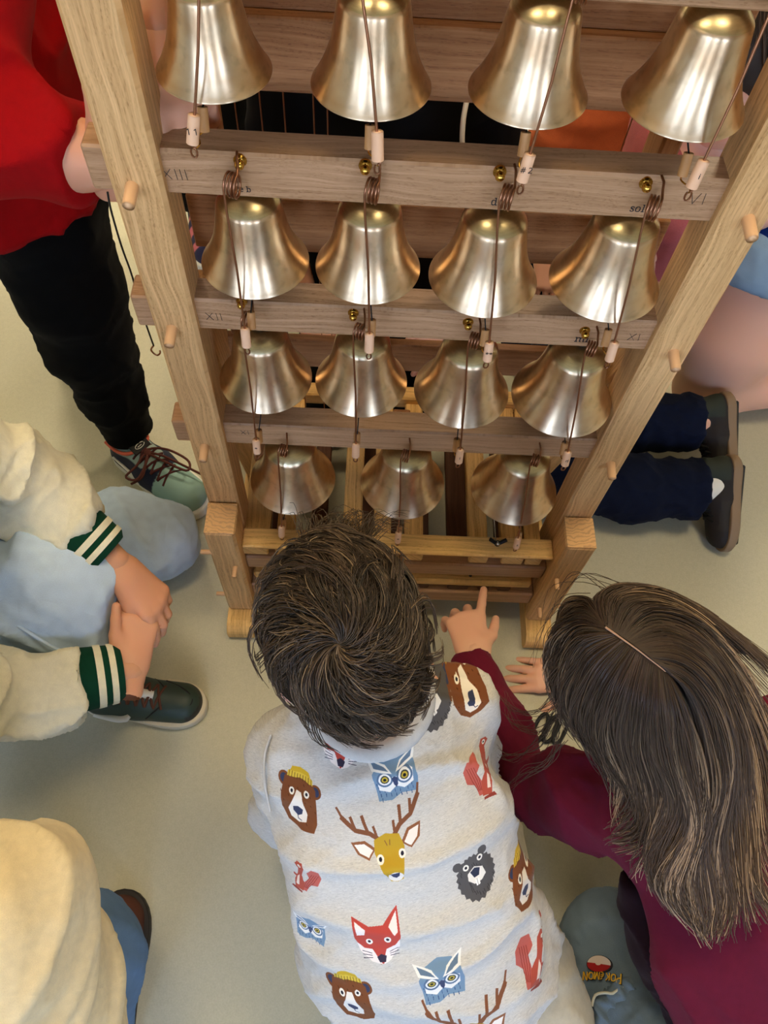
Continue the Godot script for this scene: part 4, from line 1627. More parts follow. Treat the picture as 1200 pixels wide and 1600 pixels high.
func ribbed_cuff(p: Node3D, a: Vector3, e: Vector3, ra: float, re: float) -> void:
	# a green knitted cuff with two cream stripes
	var d := (e - a)
	var b := Buf.new()
	var n := 40
	var s := d.normalized().cross(UP3).normalized()
	var o := d.normalized().cross(s)
	var rings := 9
	for j in rings:
		var g := j / (rings - 1.0)
		var r := lerpf(ra, re, g) * (0.86 if j == 0 or j == rings - 1 else 1.0)
		for k in n:
			var an := TAU * k / n
			b.v.append(a + d * g + (s * cos(an) + o * sin(an)) * r * (1.0 + 0.018 * (k % 2)))
	for j in rings - 1:
		for k in n:
			var q := j * n + k
			var w := j * n + (k + 1) % n
			b.quad(q, q + n, w + n, w)
	b.smooth(0)
	var cuff := obj("cuff", b.mesh(), mats.green_rib, p)
	for st in [[0.40, 0.56], [0.70, 0.84]]:
		b = Buf.new()
		var pts := 40
		for j in 4:
			var g: float = [st[0], st[0], st[1], st[1]][j]
			var r: float = lerpf(ra, re, g) * 1.0 + (0.0 if j == 0 or j == 3 else 0.0016)
			for k in pts:
				var an := TAU * k / pts
				b.v.append(a + d * g + (s * cos(an) + o * sin(an)) * r * (1.0 + 0.018 * (k % 2)))
		for j in 3:
			for k in pts:
				var q := j * pts + k
				var w := j * pts + (k + 1) % pts
				b.quad(q, q + pts, w + pts, w)
		b.smooth(0)
		obj("stripe", b.mesh(), mats.cream_wool, cuff)


func denim(called: String, col: Color) -> StandardMaterial3D:
	var m := cloth(called, col, 300.0, 0.3, 0.1)
	var im := Image.create(512, 512, false, Image.FORMAT_RGB8)
	noise.seed = called.hash() % 1000
	for y in 512:
		for x in 512:
			var g := 0.93 + noise.get_noise_2d(x * 0.008, y * 0.008) * 0.05 + noise.get_noise_2d(x * 0.5, y * 0.12) * 0.08
			if (x + y) % 4 == 0:
				g += 0.05
			im.set_pixel(x, y, Color(clampf(g * 0.98, 0, 1), clampf(g, 0, 1), clampf(g * 1.02, 0, 1)))
	m.albedo_texture = ImageTexture.create_from_image(im)
	return m


# ---------- the girl reaching for the keys ----------
func girl() -> void:
	var t := thing("person", "child with long brown hair and maroon sweater pointing at the wooden keys", "person")
	var hc := Vector3(0.2282, 0.6520, 0.3678)
	var tb := frame_of(Vector3(-0.62, -0.42, -0.62), Vector3(-0.25, 0.86, -0.25))
	var neck := Vector3(0.3500, 0.5000, 0.4066)
	var shl := Vector3(0.2927, 0.4550, 0.4686)
	var shr := Vector3(0.4415, 0.4700, 0.3936)
	var ell := Vector3(0.1771, 0.2600, 0.4141)
	var wl := Vector3(0.1240, 0.2550, 0.2142)
	var elr := Vector3(0.4476, 0.1800, 0.2948)
	var wrr := Vector3(0.3562, 0.0350, 0.1765)
	var hip := Vector3(0.4876, 0.2900, 0.7239)
	var b := Buf.new()
	head(b, hc, tb, 0.80)
	grown(b, [[[hc + tb * Vector3(0, -0.10, 0.02), neck, Vector3(0.4109, 0.4000, 0.5593), hip], [0.036, 0.046, 0.075, 0.08]],
		[[neck, shl, ell], [0.04, 0.034, 0.026]], [[neck, shr, elr], [0.04, 0.034, 0.026]],
		[[hip, Vector3(0.3979, 0.2000, 0.7485), Vector3(0.3444, 0.1150, 0.6154), Vector3(0.4087, 0.0500, 0.8409)], [0.07, 0.065, 0.045, 0.03]], [[hip, Vector3(0.5446, 0.2000, 0.7322), Vector3(0.5420, 0.0900, 0.6046), Vector3(0.5780, 0.0500, 0.8387)], [0.07, 0.065, 0.045, 0.03]]], 0.010, 0.02)
	skin_limb(b, [ell, wl], [0.027, 0.0215])
	skin_limb(b, [elr, wrr], [0.027, 0.021])
	# left hand: index finger out, the others curled; right hand flat on the floor
	hand(b, wl, Vector3(0.1123, 0.2320, 0.1291) - wl, Vector3(0.05, 0.85, 0.5), 0.146, 1.0, [0.04, 0.60, 0.66, 0.70], 0.60, 0.24, 0.0026)
	hand(b, wrr + Vector3(0, -0.008, 0), Vector3(0.2838, 0.0100, 0.1689) - wrr + Vector3(0, 0.012, 0), Vector3(0, 1, 0), 0.148, -1.0, [0.10, 0.10, 0.10, 0.12], 0.8, 0.08, 0.0028)
	obj("body", b.mesh(), mats.skin_light, t)
	face_parts(t, hc, tb, 0.80)
	var m := cloth("maroon_jersey", Color(0.39, 0.085, 0.17), 260.0, 0.3, 0.35)
	garment("sweater", t, m, [
		[[Vector3(0.3709, 0.4600, 0.4472), Vector3(0.4008, 0.4400, 0.5200), Vector3(0.4249, 0.4100, 0.6001), Vector3(0.4809, 0.3200, 0.7209)], [0.0843, 0.1140, 0.1186, 0.1268], Vector3(0.05, 0.78, 0.62), 1.45],
		[[shl, shr], [0.05, 0.05]],
		[[shl + Vector3(0.03, 0, 0), Vector3(0.2360, 0.3600, 0.4454), ell + Vector3(0, 0.01, 0), Vector3(0.1497, 0.2750, 0.3276), wl + Vector3(0.001, 0, 0.008)], [0.062, 0.053, 0.047, 0.040, 0.0275]],
		[[shr, elr, wrr + Vector3(0.03, 0.02, 0.01)], [0.055, 0.045, 0.030]],
		[[neck, Vector3(0.3628, 0.4800, 0.4248)], [0.055, 0.075]]],
		0.0068, 0.04, [[wl, (wl - ell) + Vector3(0, 0, -0.05), 0.07], [Vector3(0.4904, 0.3000, 0.7736), Vector3(0.15, -0.55, 0.8), 0.3], [neck + Vector3(-0.01, 0.03, -0.01), (hc - neck), 0.07], [wrr + Vector3(0.03, 0.02, 0.01), wrr - elr, 0.05]],
		[[0.011, 8.0, Vector3(0.55, -0.5, 0.6), 0.24, 31], [0.003, 18.0, Vector3(0.5, -0.5, 0.6), 0.3, 12]])
	# dark gathered side panel under the arm
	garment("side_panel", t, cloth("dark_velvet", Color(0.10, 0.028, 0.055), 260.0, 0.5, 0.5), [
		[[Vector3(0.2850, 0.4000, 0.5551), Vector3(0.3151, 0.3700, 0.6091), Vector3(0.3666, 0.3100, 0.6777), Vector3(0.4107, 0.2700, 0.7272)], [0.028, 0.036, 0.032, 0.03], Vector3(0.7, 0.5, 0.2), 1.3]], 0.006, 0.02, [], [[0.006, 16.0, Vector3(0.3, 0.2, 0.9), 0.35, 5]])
	# jeans
	var jm := denim("worn_denim", Color(0.47, 0.54, 0.60))
	var knee := Vector3(0.3407, 0.1050, 0.6155)
	var hl := Vector3(0.3815, 0.2000, 0.7695)
	var jeans := garment("jeans", t, jm, [
		[[knee, Vector3(0.3545, 0.1250, 0.6816), hl], [0.074, 0.084, 0.10]], [[knee, Vector3(0.3745, 0.0600, 0.7953), Vector3(0.4018, 0.0600, 0.8608)], [0.066, 0.06, 0.05]],
		[[Vector3(0.5425, 0.0850, 0.6133), Vector3(0.5462, 0.1900, 0.7474)], [0.066, 0.095]], [[hl, Vector3(0.5429, 0.2000, 0.7393)], [0.095, 0.1]]], 0.0075, 0.03, [], [[0.004, 15.0, Vector3(0.9, 0, -0.4), 0.35, 9], [0.002, 40.0, Vector3(0.9, 0, -0.4), 0.4, 2]])
	obj("seam", curve_tube([Vector3(0.3456, 0.1800, 0.6005), Vector3(0.3427, 0.1950, 0.6322), Vector3(0.3425, 0.2050, 0.6736)], 0.0022, 6, 9), jm, jeans)
	emblem(jeans)
	# gathered pocket with its pale stitched edge
	garment("pocket_fold", jeans, jm, [[[Vector3(0.2952, 0.1950, 0.6876), Vector3(0.3198, 0.2050, 0.6777), Vector3(0.3403, 0.2050, 0.6884)], [0.018, 0.02, 0.018]], [[Vector3(0.2986, 0.1900, 0.7084), Vector3(0.3482, 0.2000, 0.7068)], [0.02, 0.022]], [[Vector3(0.3095, 0.1900, 0.7263), Vector3(0.3494, 0.2000, 0.7282)], [0.02, 0.022]]], 0.0045, 0.012, [], [[0.006, 42.0, Vector3(0.8, 0, 0.6), 0.5, 7]])
	obj("stitched_edge", curve_tube([Vector3(0.2727, 0.2120, 0.6869), Vector3(0.2779, 0.2140, 0.6743), Vector3(0.2908, 0.2160, 0.6710), Vector3(0.3010, 0.2170, 0.6715), Vector3(0.3107, 0.2190, 0.6661), Vector3(0.3213, 0.2200, 0.6629), Vector3(0.3314, 0.2180, 0.6709), Vector3(0.3366, 0.2160, 0.6819)], 0.0019, 6, 22), mat("pale_thread", Color(0.8, 0.78, 0.68), 0.9), jeans)
	for q in [[Vector3(0.4121, 0.0300, 0.8662), 0], [Vector3(0.5874, 0.0300, 0.8419), 1]]:
		shoe(t, q[0] + Vector3(0, -0.03, 0.02), Vector3(0.1, 0, 1), 0.18, "black_canvas", "white_sole")
	girl_hair(t, hc, tb)


func cord() -> void:
	var b := Buf.new()
	for q in [[0.0, 0.030, 0.4], [0.022, 0.026, 0.9], [0.038, 0.030, 0.2]]:
		var p := PackedVector3Array()
		for k in 19:
			var an := TAU * k / 18.0
			p.append(Vector3(q[0] + cos(an) * 0.011 + sin(an) * 0.012, 0.004 + 0.010 * absf(sin(an * 0.5 + q[2])), sin(an) * q[1] * -0.9))
		tube(b, p, 0.0035, 0.0035, 8)
	var o := obj("cord", b.mesh(), mats.black_canvas)
	o.position = Vector3(0.2807, 0.0000, 0.2680)
	tag(o, "black cord lying in loops on the floor between the maroon sleeve and long hair", "cord")


# the embroidered ball and lettering above the knee, upright for the one who faces her
func on_cloth(mesh: Mesh, at: Vector3) -> Vector3:
	var top := -1.0
	for q in mesh.surface_get_arrays(0)[Mesh.ARRAY_VERTEX]:
		if absf(q.x - at.x) < 0.008 and absf(q.z - at.z) < 0.008:
			top = maxf(top, q.y)
	return Vector3(at.x, top if top > 0.0 else at.y, at.z)


func emblem(jeans: MeshInstance3D) -> void:
	var c := on_cloth(jeans.mesh, Vector3(0.2941, 0.1880, 0.6380))
	var u := (on_cloth(jeans.mesh, Vector3(0.3141, 0.1880, 0.6383)) - on_cloth(jeans.mesh, Vector3(0.2752, 0.1880, 0.6368))).normalized()
	var v := (on_cloth(jeans.mesh, Vector3(0.2885, 0.2000, 0.6561)) - on_cloth(jeans.mesh, Vector3(0.3012, 0.1720, 0.6175))).normalized()
	var nn := u.cross(-v).normalized()
	if nn.y < 0.0:
		nn = -nn
	var red := mat("thread_red", Color(0.62, 0.06, 0.06), 0.85)
	var white := mat("thread_white", Color(0.82, 0.76, 0.72), 0.85)
	var rx := 0.0180
	var ry := 0.0103
	for k in 4:
		var b := Buf.new()
		var sc: float = [1.08, 1.0, 1.0, 0.22][k]
		var lift: float = [0.0, 0.0007, 0.0007, 0.0016][k]
		var n := 30
		var a0: float = [0.0, 0.10, PI + 0.10, 0.0][k]
		var a1: float = [TAU, PI + 0.10, TAU + 0.10, TAU][k]
		var first := Vector3.ZERO
		b.v.append(c + nn * (0.0014 + lift))
		b.n.append(nn)
		for j in n + 1:
			var an := lerpf(a0, a1, j / float(n))
			b.v.append(c + (u * cos(an) * rx + v * sin(an) * ry) * sc + nn * (0.0014 + lift - 0.0014 * sc * cos(an) * cos(an)))
			b.n.append(nn)
		for j in n:
			put_tri(b, 0, j + 1, j + 2)
		# a rim of the embroidery's own thickness
		for j in n + 1:
			b.v.append(b.v[j + 1] - nn * 0.0032)
			b.n.append((b.v[j + 1] - c).normalized())
		for j in n:
			put_tri(b, n + 2 + j, j + 1, j + 2)
			put_tri(b, n + 2 + j, j + 2, n + 3 + j)
		obj("emblem", b.mesh(), [mats.ink, red, white, white][k], jeans)
	var t := Basis(-u, v, nn)
	if t.determinant() < 0.0:
		t = Basis(-u, v, -nn)
	t = Basis(-u, -(-v), nn)
	var gold := mat("thread_gold", Color(0.86, 0.66, 0.12), 0.8)
	var said := "POK\u00e9MON"
	var basis := Basis(-u, nn.cross(-u).normalized(), nn)
	for k in said.length():
		var x := (k - 3.0) * 0.0086
		var sag := -0.0022 * (1.0 - absf(k - 3.0) / 3.0)
		var h: float = [0.0125, 0.0095, 0.0095, 0.0095, 0.0095, 0.0095, 0.0105][k]
		var at := on_cloth(jeans.mesh, Vector3(0.2959, 0.2000, 0.6544) - u * x) + nn * 0.0030 + basis.y * sag
		letters("emblem_letter", said[k], h * 1.12, 0.0016, mats.ink, jeans, at - nn * 0.0006, basis)
		letters("emblem_letter", said[k], h, 0.0022, gold, jeans, at, basis, "Droid Sans")


func girl_hair(p: Node3D, hc: Vector3, tb: Basis) -> void:
	var left := [
		[Vector3(0.1692, 0.7440, 0.3480), Vector3(0.1694, 0.7180, 0.3136), Vector3(0.1611, 0.6750, 0.3006), Vector3(0.1593, 0.6150, 0.3163), Vector3(0.1645, 0.5750, 0.3343)],
		[Vector3(0.1699, 0.7480, 0.3527), Vector3(0.1549, 0.7220, 0.3362), Vector3(0.1463, 0.6700, 0.3414), Vector3(0.1555, 0.6100, 0.3567), Vector3(0.1682, 0.5650, 0.3702)],
		[Vector3(0.1752, 0.7520, 0.3597), Vector3(0.1516, 0.7300, 0.3642), Vector3(0.1468, 0.6700, 0.3788), Vector3(0.1621, 0.6100, 0.3918), Vector3(0.1874, 0.5700, 0.4069)],
		[Vector3(0.1821, 0.7540, 0.3665), Vector3(0.1593, 0.7330, 0.3876), Vector3(0.1602, 0.6700, 0.4078), Vector3(0.1834, 0.6050, 0.4206), Vector3(0.2160, 0.5650, 0.4397), Vector3(0.2271, 0.5450, 0.4684)],
		[Vector3(0.1916, 0.7550, 0.3739), Vector3(0.1753, 0.7330, 0.4055), Vector3(0.1807, 0.6700, 0.4262), Vector3(0.2095, 0.6000, 0.4454), Vector3(0.2398, 0.5600, 0.4704), Vector3(0.2317, 0.5350, 0.5014)],
		[Vector3(0.2016, 0.7540, 0.3818), Vector3(0.1962, 0.7330, 0.4156), Vector3(0.2092, 0.6750, 0.4395), Vector3(0.2388, 0.6100, 0.4695), Vector3(0.2531, 0.5600, 0.5089), Vector3(0.2216, 0.5200, 0.5170)],
		[Vector3(0.2110, 0.7520, 0.3882), Vector3(0.2097, 0.7350, 0.4204), Vector3(0.2236, 0.6850, 0.4467), Vector3(0.2572, 0.6200, 0.4856), Vector3(0.2521, 0.5650, 0.5405), Vector3(0.2772, 0.5350, 0.5804)],
		[Vector3(0.2192, 0.7500, 0.3933), Vector3(0.2269, 0.7330, 0.4223), Vector3(0.2459, 0.6850, 0.4550), Vector3(0.2758, 0.6200, 0.5033), Vector3(0.2609, 0.5700, 0.5586), Vector3(0.3004, 0.5400, 0.5988)],
		[Vector3(0.2219, 0.7490, 0.3941), Vector3(0.2380, 0.7340, 0.4180), Vector3(0.2629, 0.6880, 0.4504), Vector3(0.2858, 0.6300, 0.4971), Vector3(0.2764, 0.5800, 0.5458), Vector3(0.3036, 0.5400, 0.6034)]]
	var right := [
		[Vector3(0.1693, 0.7440, 0.3474), Vector3(0.1748, 0.7180, 0.3120), Vector3(0.2205, 0.6850, 0.2848), Vector3(0.3048, 0.6400, 0.2799), Vector3(0.3912, 0.5850, 0.3023), Vector3(0.4439, 0.5600, 0.3273)],
		[Vector3(0.1717, 0.7500, 0.3534), Vector3(0.1922, 0.7300, 0.3143), Vector3(0.2512, 0.7000, 0.2958), Vector3(0.3326, 0.6400, 0.3054), Vector3(0.4123, 0.5850, 0.3438)],
		[Vector3(0.1807, 0.7560, 0.3635), Vector3(0.2136, 0.7440, 0.3326), Vector3(0.2738, 0.7120, 0.3312), Vector3(0.3493, 0.6350, 0.3576), Vector3(0.3914, 0.5900, 0.4245), Vector3(0.4119, 0.5700, 0.4996)],
		[Vector3(0.1908, 0.7580, 0.3725), Vector3(0.2304, 0.7450, 0.3615), Vector3(0.2774, 0.7150, 0.3752), Vector3(0.3224, 0.6600, 0.4161), Vector3(0.3505, 0.5950, 0.4728), Vector3(0.3490, 0.5700, 0.5505), Vector3(0.3750, 0.5600, 0.5906)],
		[Vector3(0.2030, 0.7570, 0.3816), Vector3(0.2391, 0.7460, 0.3840), Vector3(0.2758, 0.7150, 0.4067), Vector3(0.3050, 0.6600, 0.4543), Vector3(0.3100, 0.6000, 0.5120), Vector3(0.3242, 0.5650, 0.5686), Vector3(0.3126, 0.5450, 0.6044)],
		[Vector3(0.2190, 0.7510, 0.3924), Vector3(0.2401, 0.7420, 0.4083), Vector3(0.2656, 0.7050, 0.4379), Vector3(0.2909, 0.6400, 0.4816), Vector3(0.2811, 0.5900, 0.5298), Vector3(0.2929, 0.5550, 0.5807), Vector3(0.3054, 0.5400, 0.6080)]]
	var rg := RandomNumberGenerator.new()
	rg.seed = 5
	# a closed underlayer so that no scalp shows through
	var under := Buf.new()
	for g in [left, right]:
		var nu := 48
		var nv := 19
		var first := under.v.size()
		for j in nu:
			var c := lay(g, j / (nu - 1.0), 22)
			for k in nv:
				under.v.append(hc + (c[k] - hc) * (1.0 - 0.05 * minf(1.0, 0.2 + k / 8.0)) - Vector3(0, 0.005, 0))
		for j in nu - 1:
			for k in nv - 1:
				var a := first + j * nv + k
				under.quad(a, a + nv, a + nv + 1, a + 1)
	under.smooth(0)
	cap("hair_base", p, hc + tb * Vector3(0, 0.013, 0.010), tb, Vector3(0.064, 0.070, 0.077), -0.03, 0.05, mats.hair_base)
	obj("parting", curve_tube([Vector3(0.1686, 0.7520, 0.3536), Vector3(0.1818, 0.7555, 0.3658), Vector3(0.1965, 0.7565, 0.3780), Vector3(0.2201, 0.7505, 0.3941)], 0.0012, 6, 16, 0.0006), mat("scalp", Color(0.62, 0.48, 0.38), 0.7), p)
	obj("hair_underlayer", under.mesh(), mats.hair_base, p)
	var b := Buf.new()
	for side in 2:
		var g: Array = left if side == 0 else right
		for lock in 210:
			var u := rg.randf()
			var tone := rg.randf()
			var wave := rg.randf_range(0.0, 0.013)
			var ph := rg.randf() * TAU
			var light := rg.randf() < 0.20
			for k in 13:
				var uu := clampf(u + rg.randfn(0.0, 0.012), 0.0, 1.0)
				var c := lay(g, uu, 26)
				var stop := rg.randi_range(17, 26)
				var pts := PackedVector3Array()
				var out := rg.randf_range(-0.001, 0.006)
				var jit := Vector3(rg.randf_range(-1, 1), rg.randf_range(-0.6, 0.6), rg.randf_range(-1, 1)) * 0.0045
				for s in stop:
					var f := s / 25.0
					var away := (c[s] - hc).normalized()
					var w := sin(f * 9.0 + ph) * wave * f
					pts.append(c[s] + away * out * minf(1.0, f * 5.0) + jit * f + Vector3(w, 0, w * 0.6))
				var col := Color(0.022, 0.015, 0.011).lerp(Color(0.052, 0.034, 0.024), tone)
				var tipc := Color(0.105, 0.068, 0.044) if not light else Color(0.46, 0.31, 0.185)
				strand(b, pts, 0.00075, 0.00035, col * rg.randf_range(0.8, 1.2), tipc * rg.randf_range(0.7, 1.1))
	# loose strands beside the face and across the shoulder
	for q in [[Vector3(0.1694, 0.5500, 0.3645), Vector3(0.1549, 0.5000, 0.3731), Vector3(0.1341, 0.4700, 0.3613), Vector3(0.1243, 0.4600, 0.3369)], [Vector3(0.1723, 0.5400, 0.3767), Vector3(0.1664, 0.4800, 0.3849), Vector3(0.1437, 0.4500, 0.3745), Vector3(0.1303, 0.4500, 0.3505)], [Vector3(0.1712, 0.5300, 0.3817), Vector3(0.1657, 0.4600, 0.3999), Vector3(0.1409, 0.4200, 0.4081), Vector3(0.1226, 0.4100, 0.3961)], [Vector3(0.1743, 0.5500, 0.4084), Vector3(0.1699, 0.5000, 0.4269), Vector3(0.1475, 0.4600, 0.4311), Vector3(0.1341, 0.4000, 0.4481)],
		[Vector3(0.2009, 0.7000, 0.2942), Vector3(0.1654, 0.6900, 0.2730), Vector3(0.1513, 0.6600, 0.2829), Vector3(0.1495, 0.6000, 0.3012)], [Vector3(0.2285, 0.7000, 0.2895), Vector3(0.1767, 0.7000, 0.2696), Vector3(0.1558, 0.6700, 0.2832), Vector3(0.1546, 0.6200, 0.2893)], [Vector3(0.1760, 0.7100, 0.3101), Vector3(0.1487, 0.6800, 0.2951), Vector3(0.1492, 0.6000, 0.3051), Vector3(0.1556, 0.5200, 0.3170)]]:
		for k in (9 if q[0].y < 0.6 else 3):
			var pts := PackedVector3Array()
			for a in q:
				pts.append(a + Vector3(rg.randf_range(-1, 1), rg.randf_range(-1, 1), rg.randf_range(-1, 1)) * 0.008)
			strand(b, spline(pts, 14), 0.0005, 0.0002, Color(0.06, 0.04, 0.026), Color(0.12, 0.08, 0.05))
	var o := obj("hair", b.mesh(), mats.hair_dark, p)
	o.set_meta("kind", "stuff")


func lay(g: Array, u: float, steps: int) -> PackedVector3Array:
	var x := u * (g.size() - 1.0)
	var j := mini(int(x), g.size() - 2)
	var f := x - j
	f = f * f * (3.0 - 2.0 * f)
	var a := spline(PackedVector3Array(g[j]), steps)
	var b := spline(PackedVector3Array(g[j + 1]), steps)
	for k in steps:
		a[k] = a[k].lerp(b[k], f)
	return a


func strand(b: Buf, pts: PackedVector3Array, r0: float, r1: float, c0: Color, c1: Color) -> void:
	var first := b.c.size()
	hair(b, pts, r0, r1, c0)
	var n := pts.size()
	for k in n:
		var f := k / (n - 1.0)
		f = clampf(f * 1.5 - 0.35, 0.0, 1.0)
		for j in 3:
			b.c[first + k * 3 + j] = c0.lerp(c1, f)


# ---------- the child in the cream and green jacket ----------
func varsity_child() -> void:
	var t := thing("person", "seated child in cream jacket with striped green cuffs and pale jeans clasping hands", "person")
	var cream := cloth("cream_wool", Color(0.94, 0.92, 0.81), 200.0, 0.5, 0.3)
	cloth("green_rib", Color(0.05, 0.24, 0.17), 300.0, 0.5, 0.2)
	var shl := Vector3(-0.6156, 0.5800, 0.0666)
	var shr := Vector3(-0.5725, 0.5600, 0.3815)
	var ell := Vector3(-0.5718, 0.4600, 0.0468)
	var wl := Vector3(-0.4346, 0.3650, 0.1260)
	var elr := Vector3(-0.5623, 0.3500, 0.3318)
	var wr := Vector3(-0.3988, 0.3000, 0.2740)
	var neck := Vector3(-0.5839, 0.6800, 0.2245)
	var hip := Vector3(-0.9671, 0.1400, 0.0468)
	var knr := Vector3(-0.5326, 0.3350, 0.1471)
	var anr := Vector3(-0.4692, 0.0750, 0.2199)
	var knl := Vector3(-0.4526, 0.0750, -0.0539)
	var hc := neck + Vector3(0.07, 0.15, 0.02)
	var tb := frame_of(Vector3(0.9, -0.45, 0.0), Vector3(0.4, 0.9, 0))
	var b := Buf.new()
	head(b, hc, tb, 1.0, 0.006)
	grown(b, [[[hc + Vector3(-0.01, -0.09, 0), neck, hip], [0.04, 0.06, 0.09]], [[neck, shl, ell], [0.045, 0.04, 0.032]], [[neck, shr, elr], [0.045, 0.04, 0.032]],
		[[hip, knr, anr], [0.07, 0.05, 0.035]], [[hip, knl, Vector3(-0.5885, 0.0500, 0.0940)], [0.07, 0.05, 0.035]]], 0.012, 0.02)
	skin_limb(b, [ell, wl + (wl - ell) * 0.02], [0.034, 0.0232])
	skin_limb(b, [elr, wr], [0.032, 0.0225])
	var Yl := (Vector3(-0.3594, 0.3050, 0.1833) - wl)
	hand(b, wl + Yl.normalized() * 0.020, Yl, Vector3(0.28, 0.92, -0.22), 0.150, 1.0, [0.42, 0.55, 0.62, 0.66], 0.2, 0.05, 0.003)
	var Yr := (Vector3(-0.3964, 0.3250, 0.1793) - wr)
	hand(b, wr + Yr.normalized() * 0.004, Yr, Vector3(0.35, 0.9, 0.12), 0.145, -1.0, [0.66, 0.78, 0.84, 0.90], 0.12, 0.08, 0.0028, -0.35)
	obj("body", b.mesh(), mats.skin_warm, t)
	face_parts(t, hc, tb, 1.0)
	cap("hair", t, hc + tb * Vector3(0, 0.018, 0.012), tb, Vector3(0.084, 0.092, 0.098), -0.02, 0.06, mats.hair_base)
	garment("jacket_body", t, mats.green_rib, [[[neck + Vector3(0, -0.02, 0), Vector3(-0.7780, 0.4000, 0.1308), hip + Vector3(0, 0.06, 0)], [0.11, 0.15, 0.14], Vector3(1, 0.2, 0), 1.25], [[shl, shr], [0.075, 0.075]]], 0.012, 0.04, [[neck + Vector3(0, 0.05, 0), Vector3(0, 1, 0), 0.16]])
	var c1 := wl - (wl - ell).normalized() * 0.068
	garment("sleeve", t, cream, [[[shl, ell, Vector3(-0.5400, 0.4200, 0.0584), c1], [0.080, 0.066, 0.060, 0.049]]], 0.0055, 0.03, [[c1, (wl - ell), 0.08]], [[0.015, 8.0, Vector3(0.5, 0.1, 0.9), 0.25, 14], [0.004, 17.0, Vector3(0.3, 0.1, -0.9), 0.4, 15]])
	ribbed_cuff(t, c1 - (wl - ell).normalized() * 0.006, wl - (wl - ell).normalized() * 0.012, 0.0465, 0.042)
	var c2 := wr - (wr - elr).normalized() * 0.066
	garment("sleeve", t, cream, [[[shr, elr, Vector3(-0.4956, 0.3250, 0.3152), c2], [0.075, 0.054, 0.054, 0.050]]], 0.0055, 0.03, [[c2, (wr - elr), 0.08]], [[0.014, 8.0, Vector3(-0.3, 0.2, 0.9), 0.25, 24], [0.004, 17.0, Vector3(0.1, 0.2, 0.9), 0.4, 25]])
	ribbed_cuff(t, c2 - (wr - elr).normalized() * 0.006, wr - (wr - elr).normalized() * 0.010, 0.046, 0.041)
	garment("badge", t, mats.black_canvas, [[[Vector3(-0.5497, 0.5450, 0.0720), Vector3(-0.5458, 0.5350, 0.0886)], [0.014, 0.012], Vector3(0.3, 0.9, 0.2), 3.0]], 0.004, 0.01)
	var jm := denim("pale_denim", Color(0.80, 0.87, 0.94))
	var lg := garment("jeans", t, jm, [
		[[Vector3(-0.9516, 0.1500, 0.0757), Vector3(-0.6009, 0.3100, 0.1333), knr, Vector3(-0.5094, 0.2500, 0.1859), Vector3(-0.4785, 0.1500, 0.2098)], [0.13, 0.110, 0.104, 0.086, 0.062]],
		[[hip, Vector3(-0.6705, 0.1000, -0.0247), Vector3(-0.5233, 0.0850, -0.0498), knl], [0.13, 0.10, 0.085, 0.072]],
		[[knl, Vector3(-0.5222, 0.0600, -0.0100), Vector3(-0.5940, 0.0500, 0.0684)], [0.064, 0.058, 0.06]]], 0.008, 0.03, [[Vector3(-0.4774, 0.1300, 0.2088), Vector3(0.5, -0.8, 0.3), 0.09]],
		[[0.011, 7.0, Vector3(0.5, -0.4, 0.6), 0.3, 33], [0.003, 18.0, Vector3(0.5, -0.4, 0.6), 0.4, 34]])
	obj("seam", curve_tube([Vector3(-0.5650, 0.3900, 0.2289), Vector3(-0.5268, 0.3850, 0.2473), Vector3(-0.4965, 0.3600, 0.2608), Vector3(-0.4786, 0.3300, 0.2614)], 0.0025, 6, 12), jm, lg)
	var L := 0.225
	var heel := Vector3(-0.5402, 0.0000, 0.2381)
	var toe := Vector3(-0.3303, 0.0000, 0.2500)
	var s := shoe(t, toe - (toe - heel).normalized() * L, toe - heel, L, "green_leather", "cream_sole", UP3, [[0.52, 0.56, 0.0, 0.13, Color(0.09, 0.12, 0.11)], [0.86, 1.1, 0.0, 0.16, Color(0.10, 0.10, 0.09)]], Color(0.16, 0.22, 0.19), Color(0.34, 0.19, 0.12))
	for q in [[0.16, 0.56, 0.70], [0.15, 0.66, 0.90]]:
		var st := []
		for k in 9:
			var g := k / 8.0 * 2.0 - 1.0
			st.append(shoe_point(g * q[0], lerpf(q[2], q[1], g * g), L, 0.0004))
		obj("stitched_edge", curve_tube(st, 0.0015, 6, 20), mats.black_canvas, s)
	# pale side flash and tongue
	for q in [[[-1.0], "side_flash"]]:
		var fl := Buf.new()
		tube(fl, spline(PackedVector3Array([Vector3(-0.150, 0.125, 0.14) * L, Vector3(-0.166, 0.15, 0.26) * L, Vector3(-0.172, 0.17, 0.36) * L, Vector3(-0.165, 0.22, 0.44) * L]), 12), 0.006, 0.013, 8, Color.WHITE, false, 0.35)
		obj(q[1], fl.mesh(), mats.white_sole, s)
	obj("tongue", curve_tube([shoe_point(0, 0.36, L, -0.002), shoe_point(0, 0.46, L, -0.002), shoe_point(0, 0.60, L, -0.002)], 0.009, 8, 8), mats.white_sole, s)


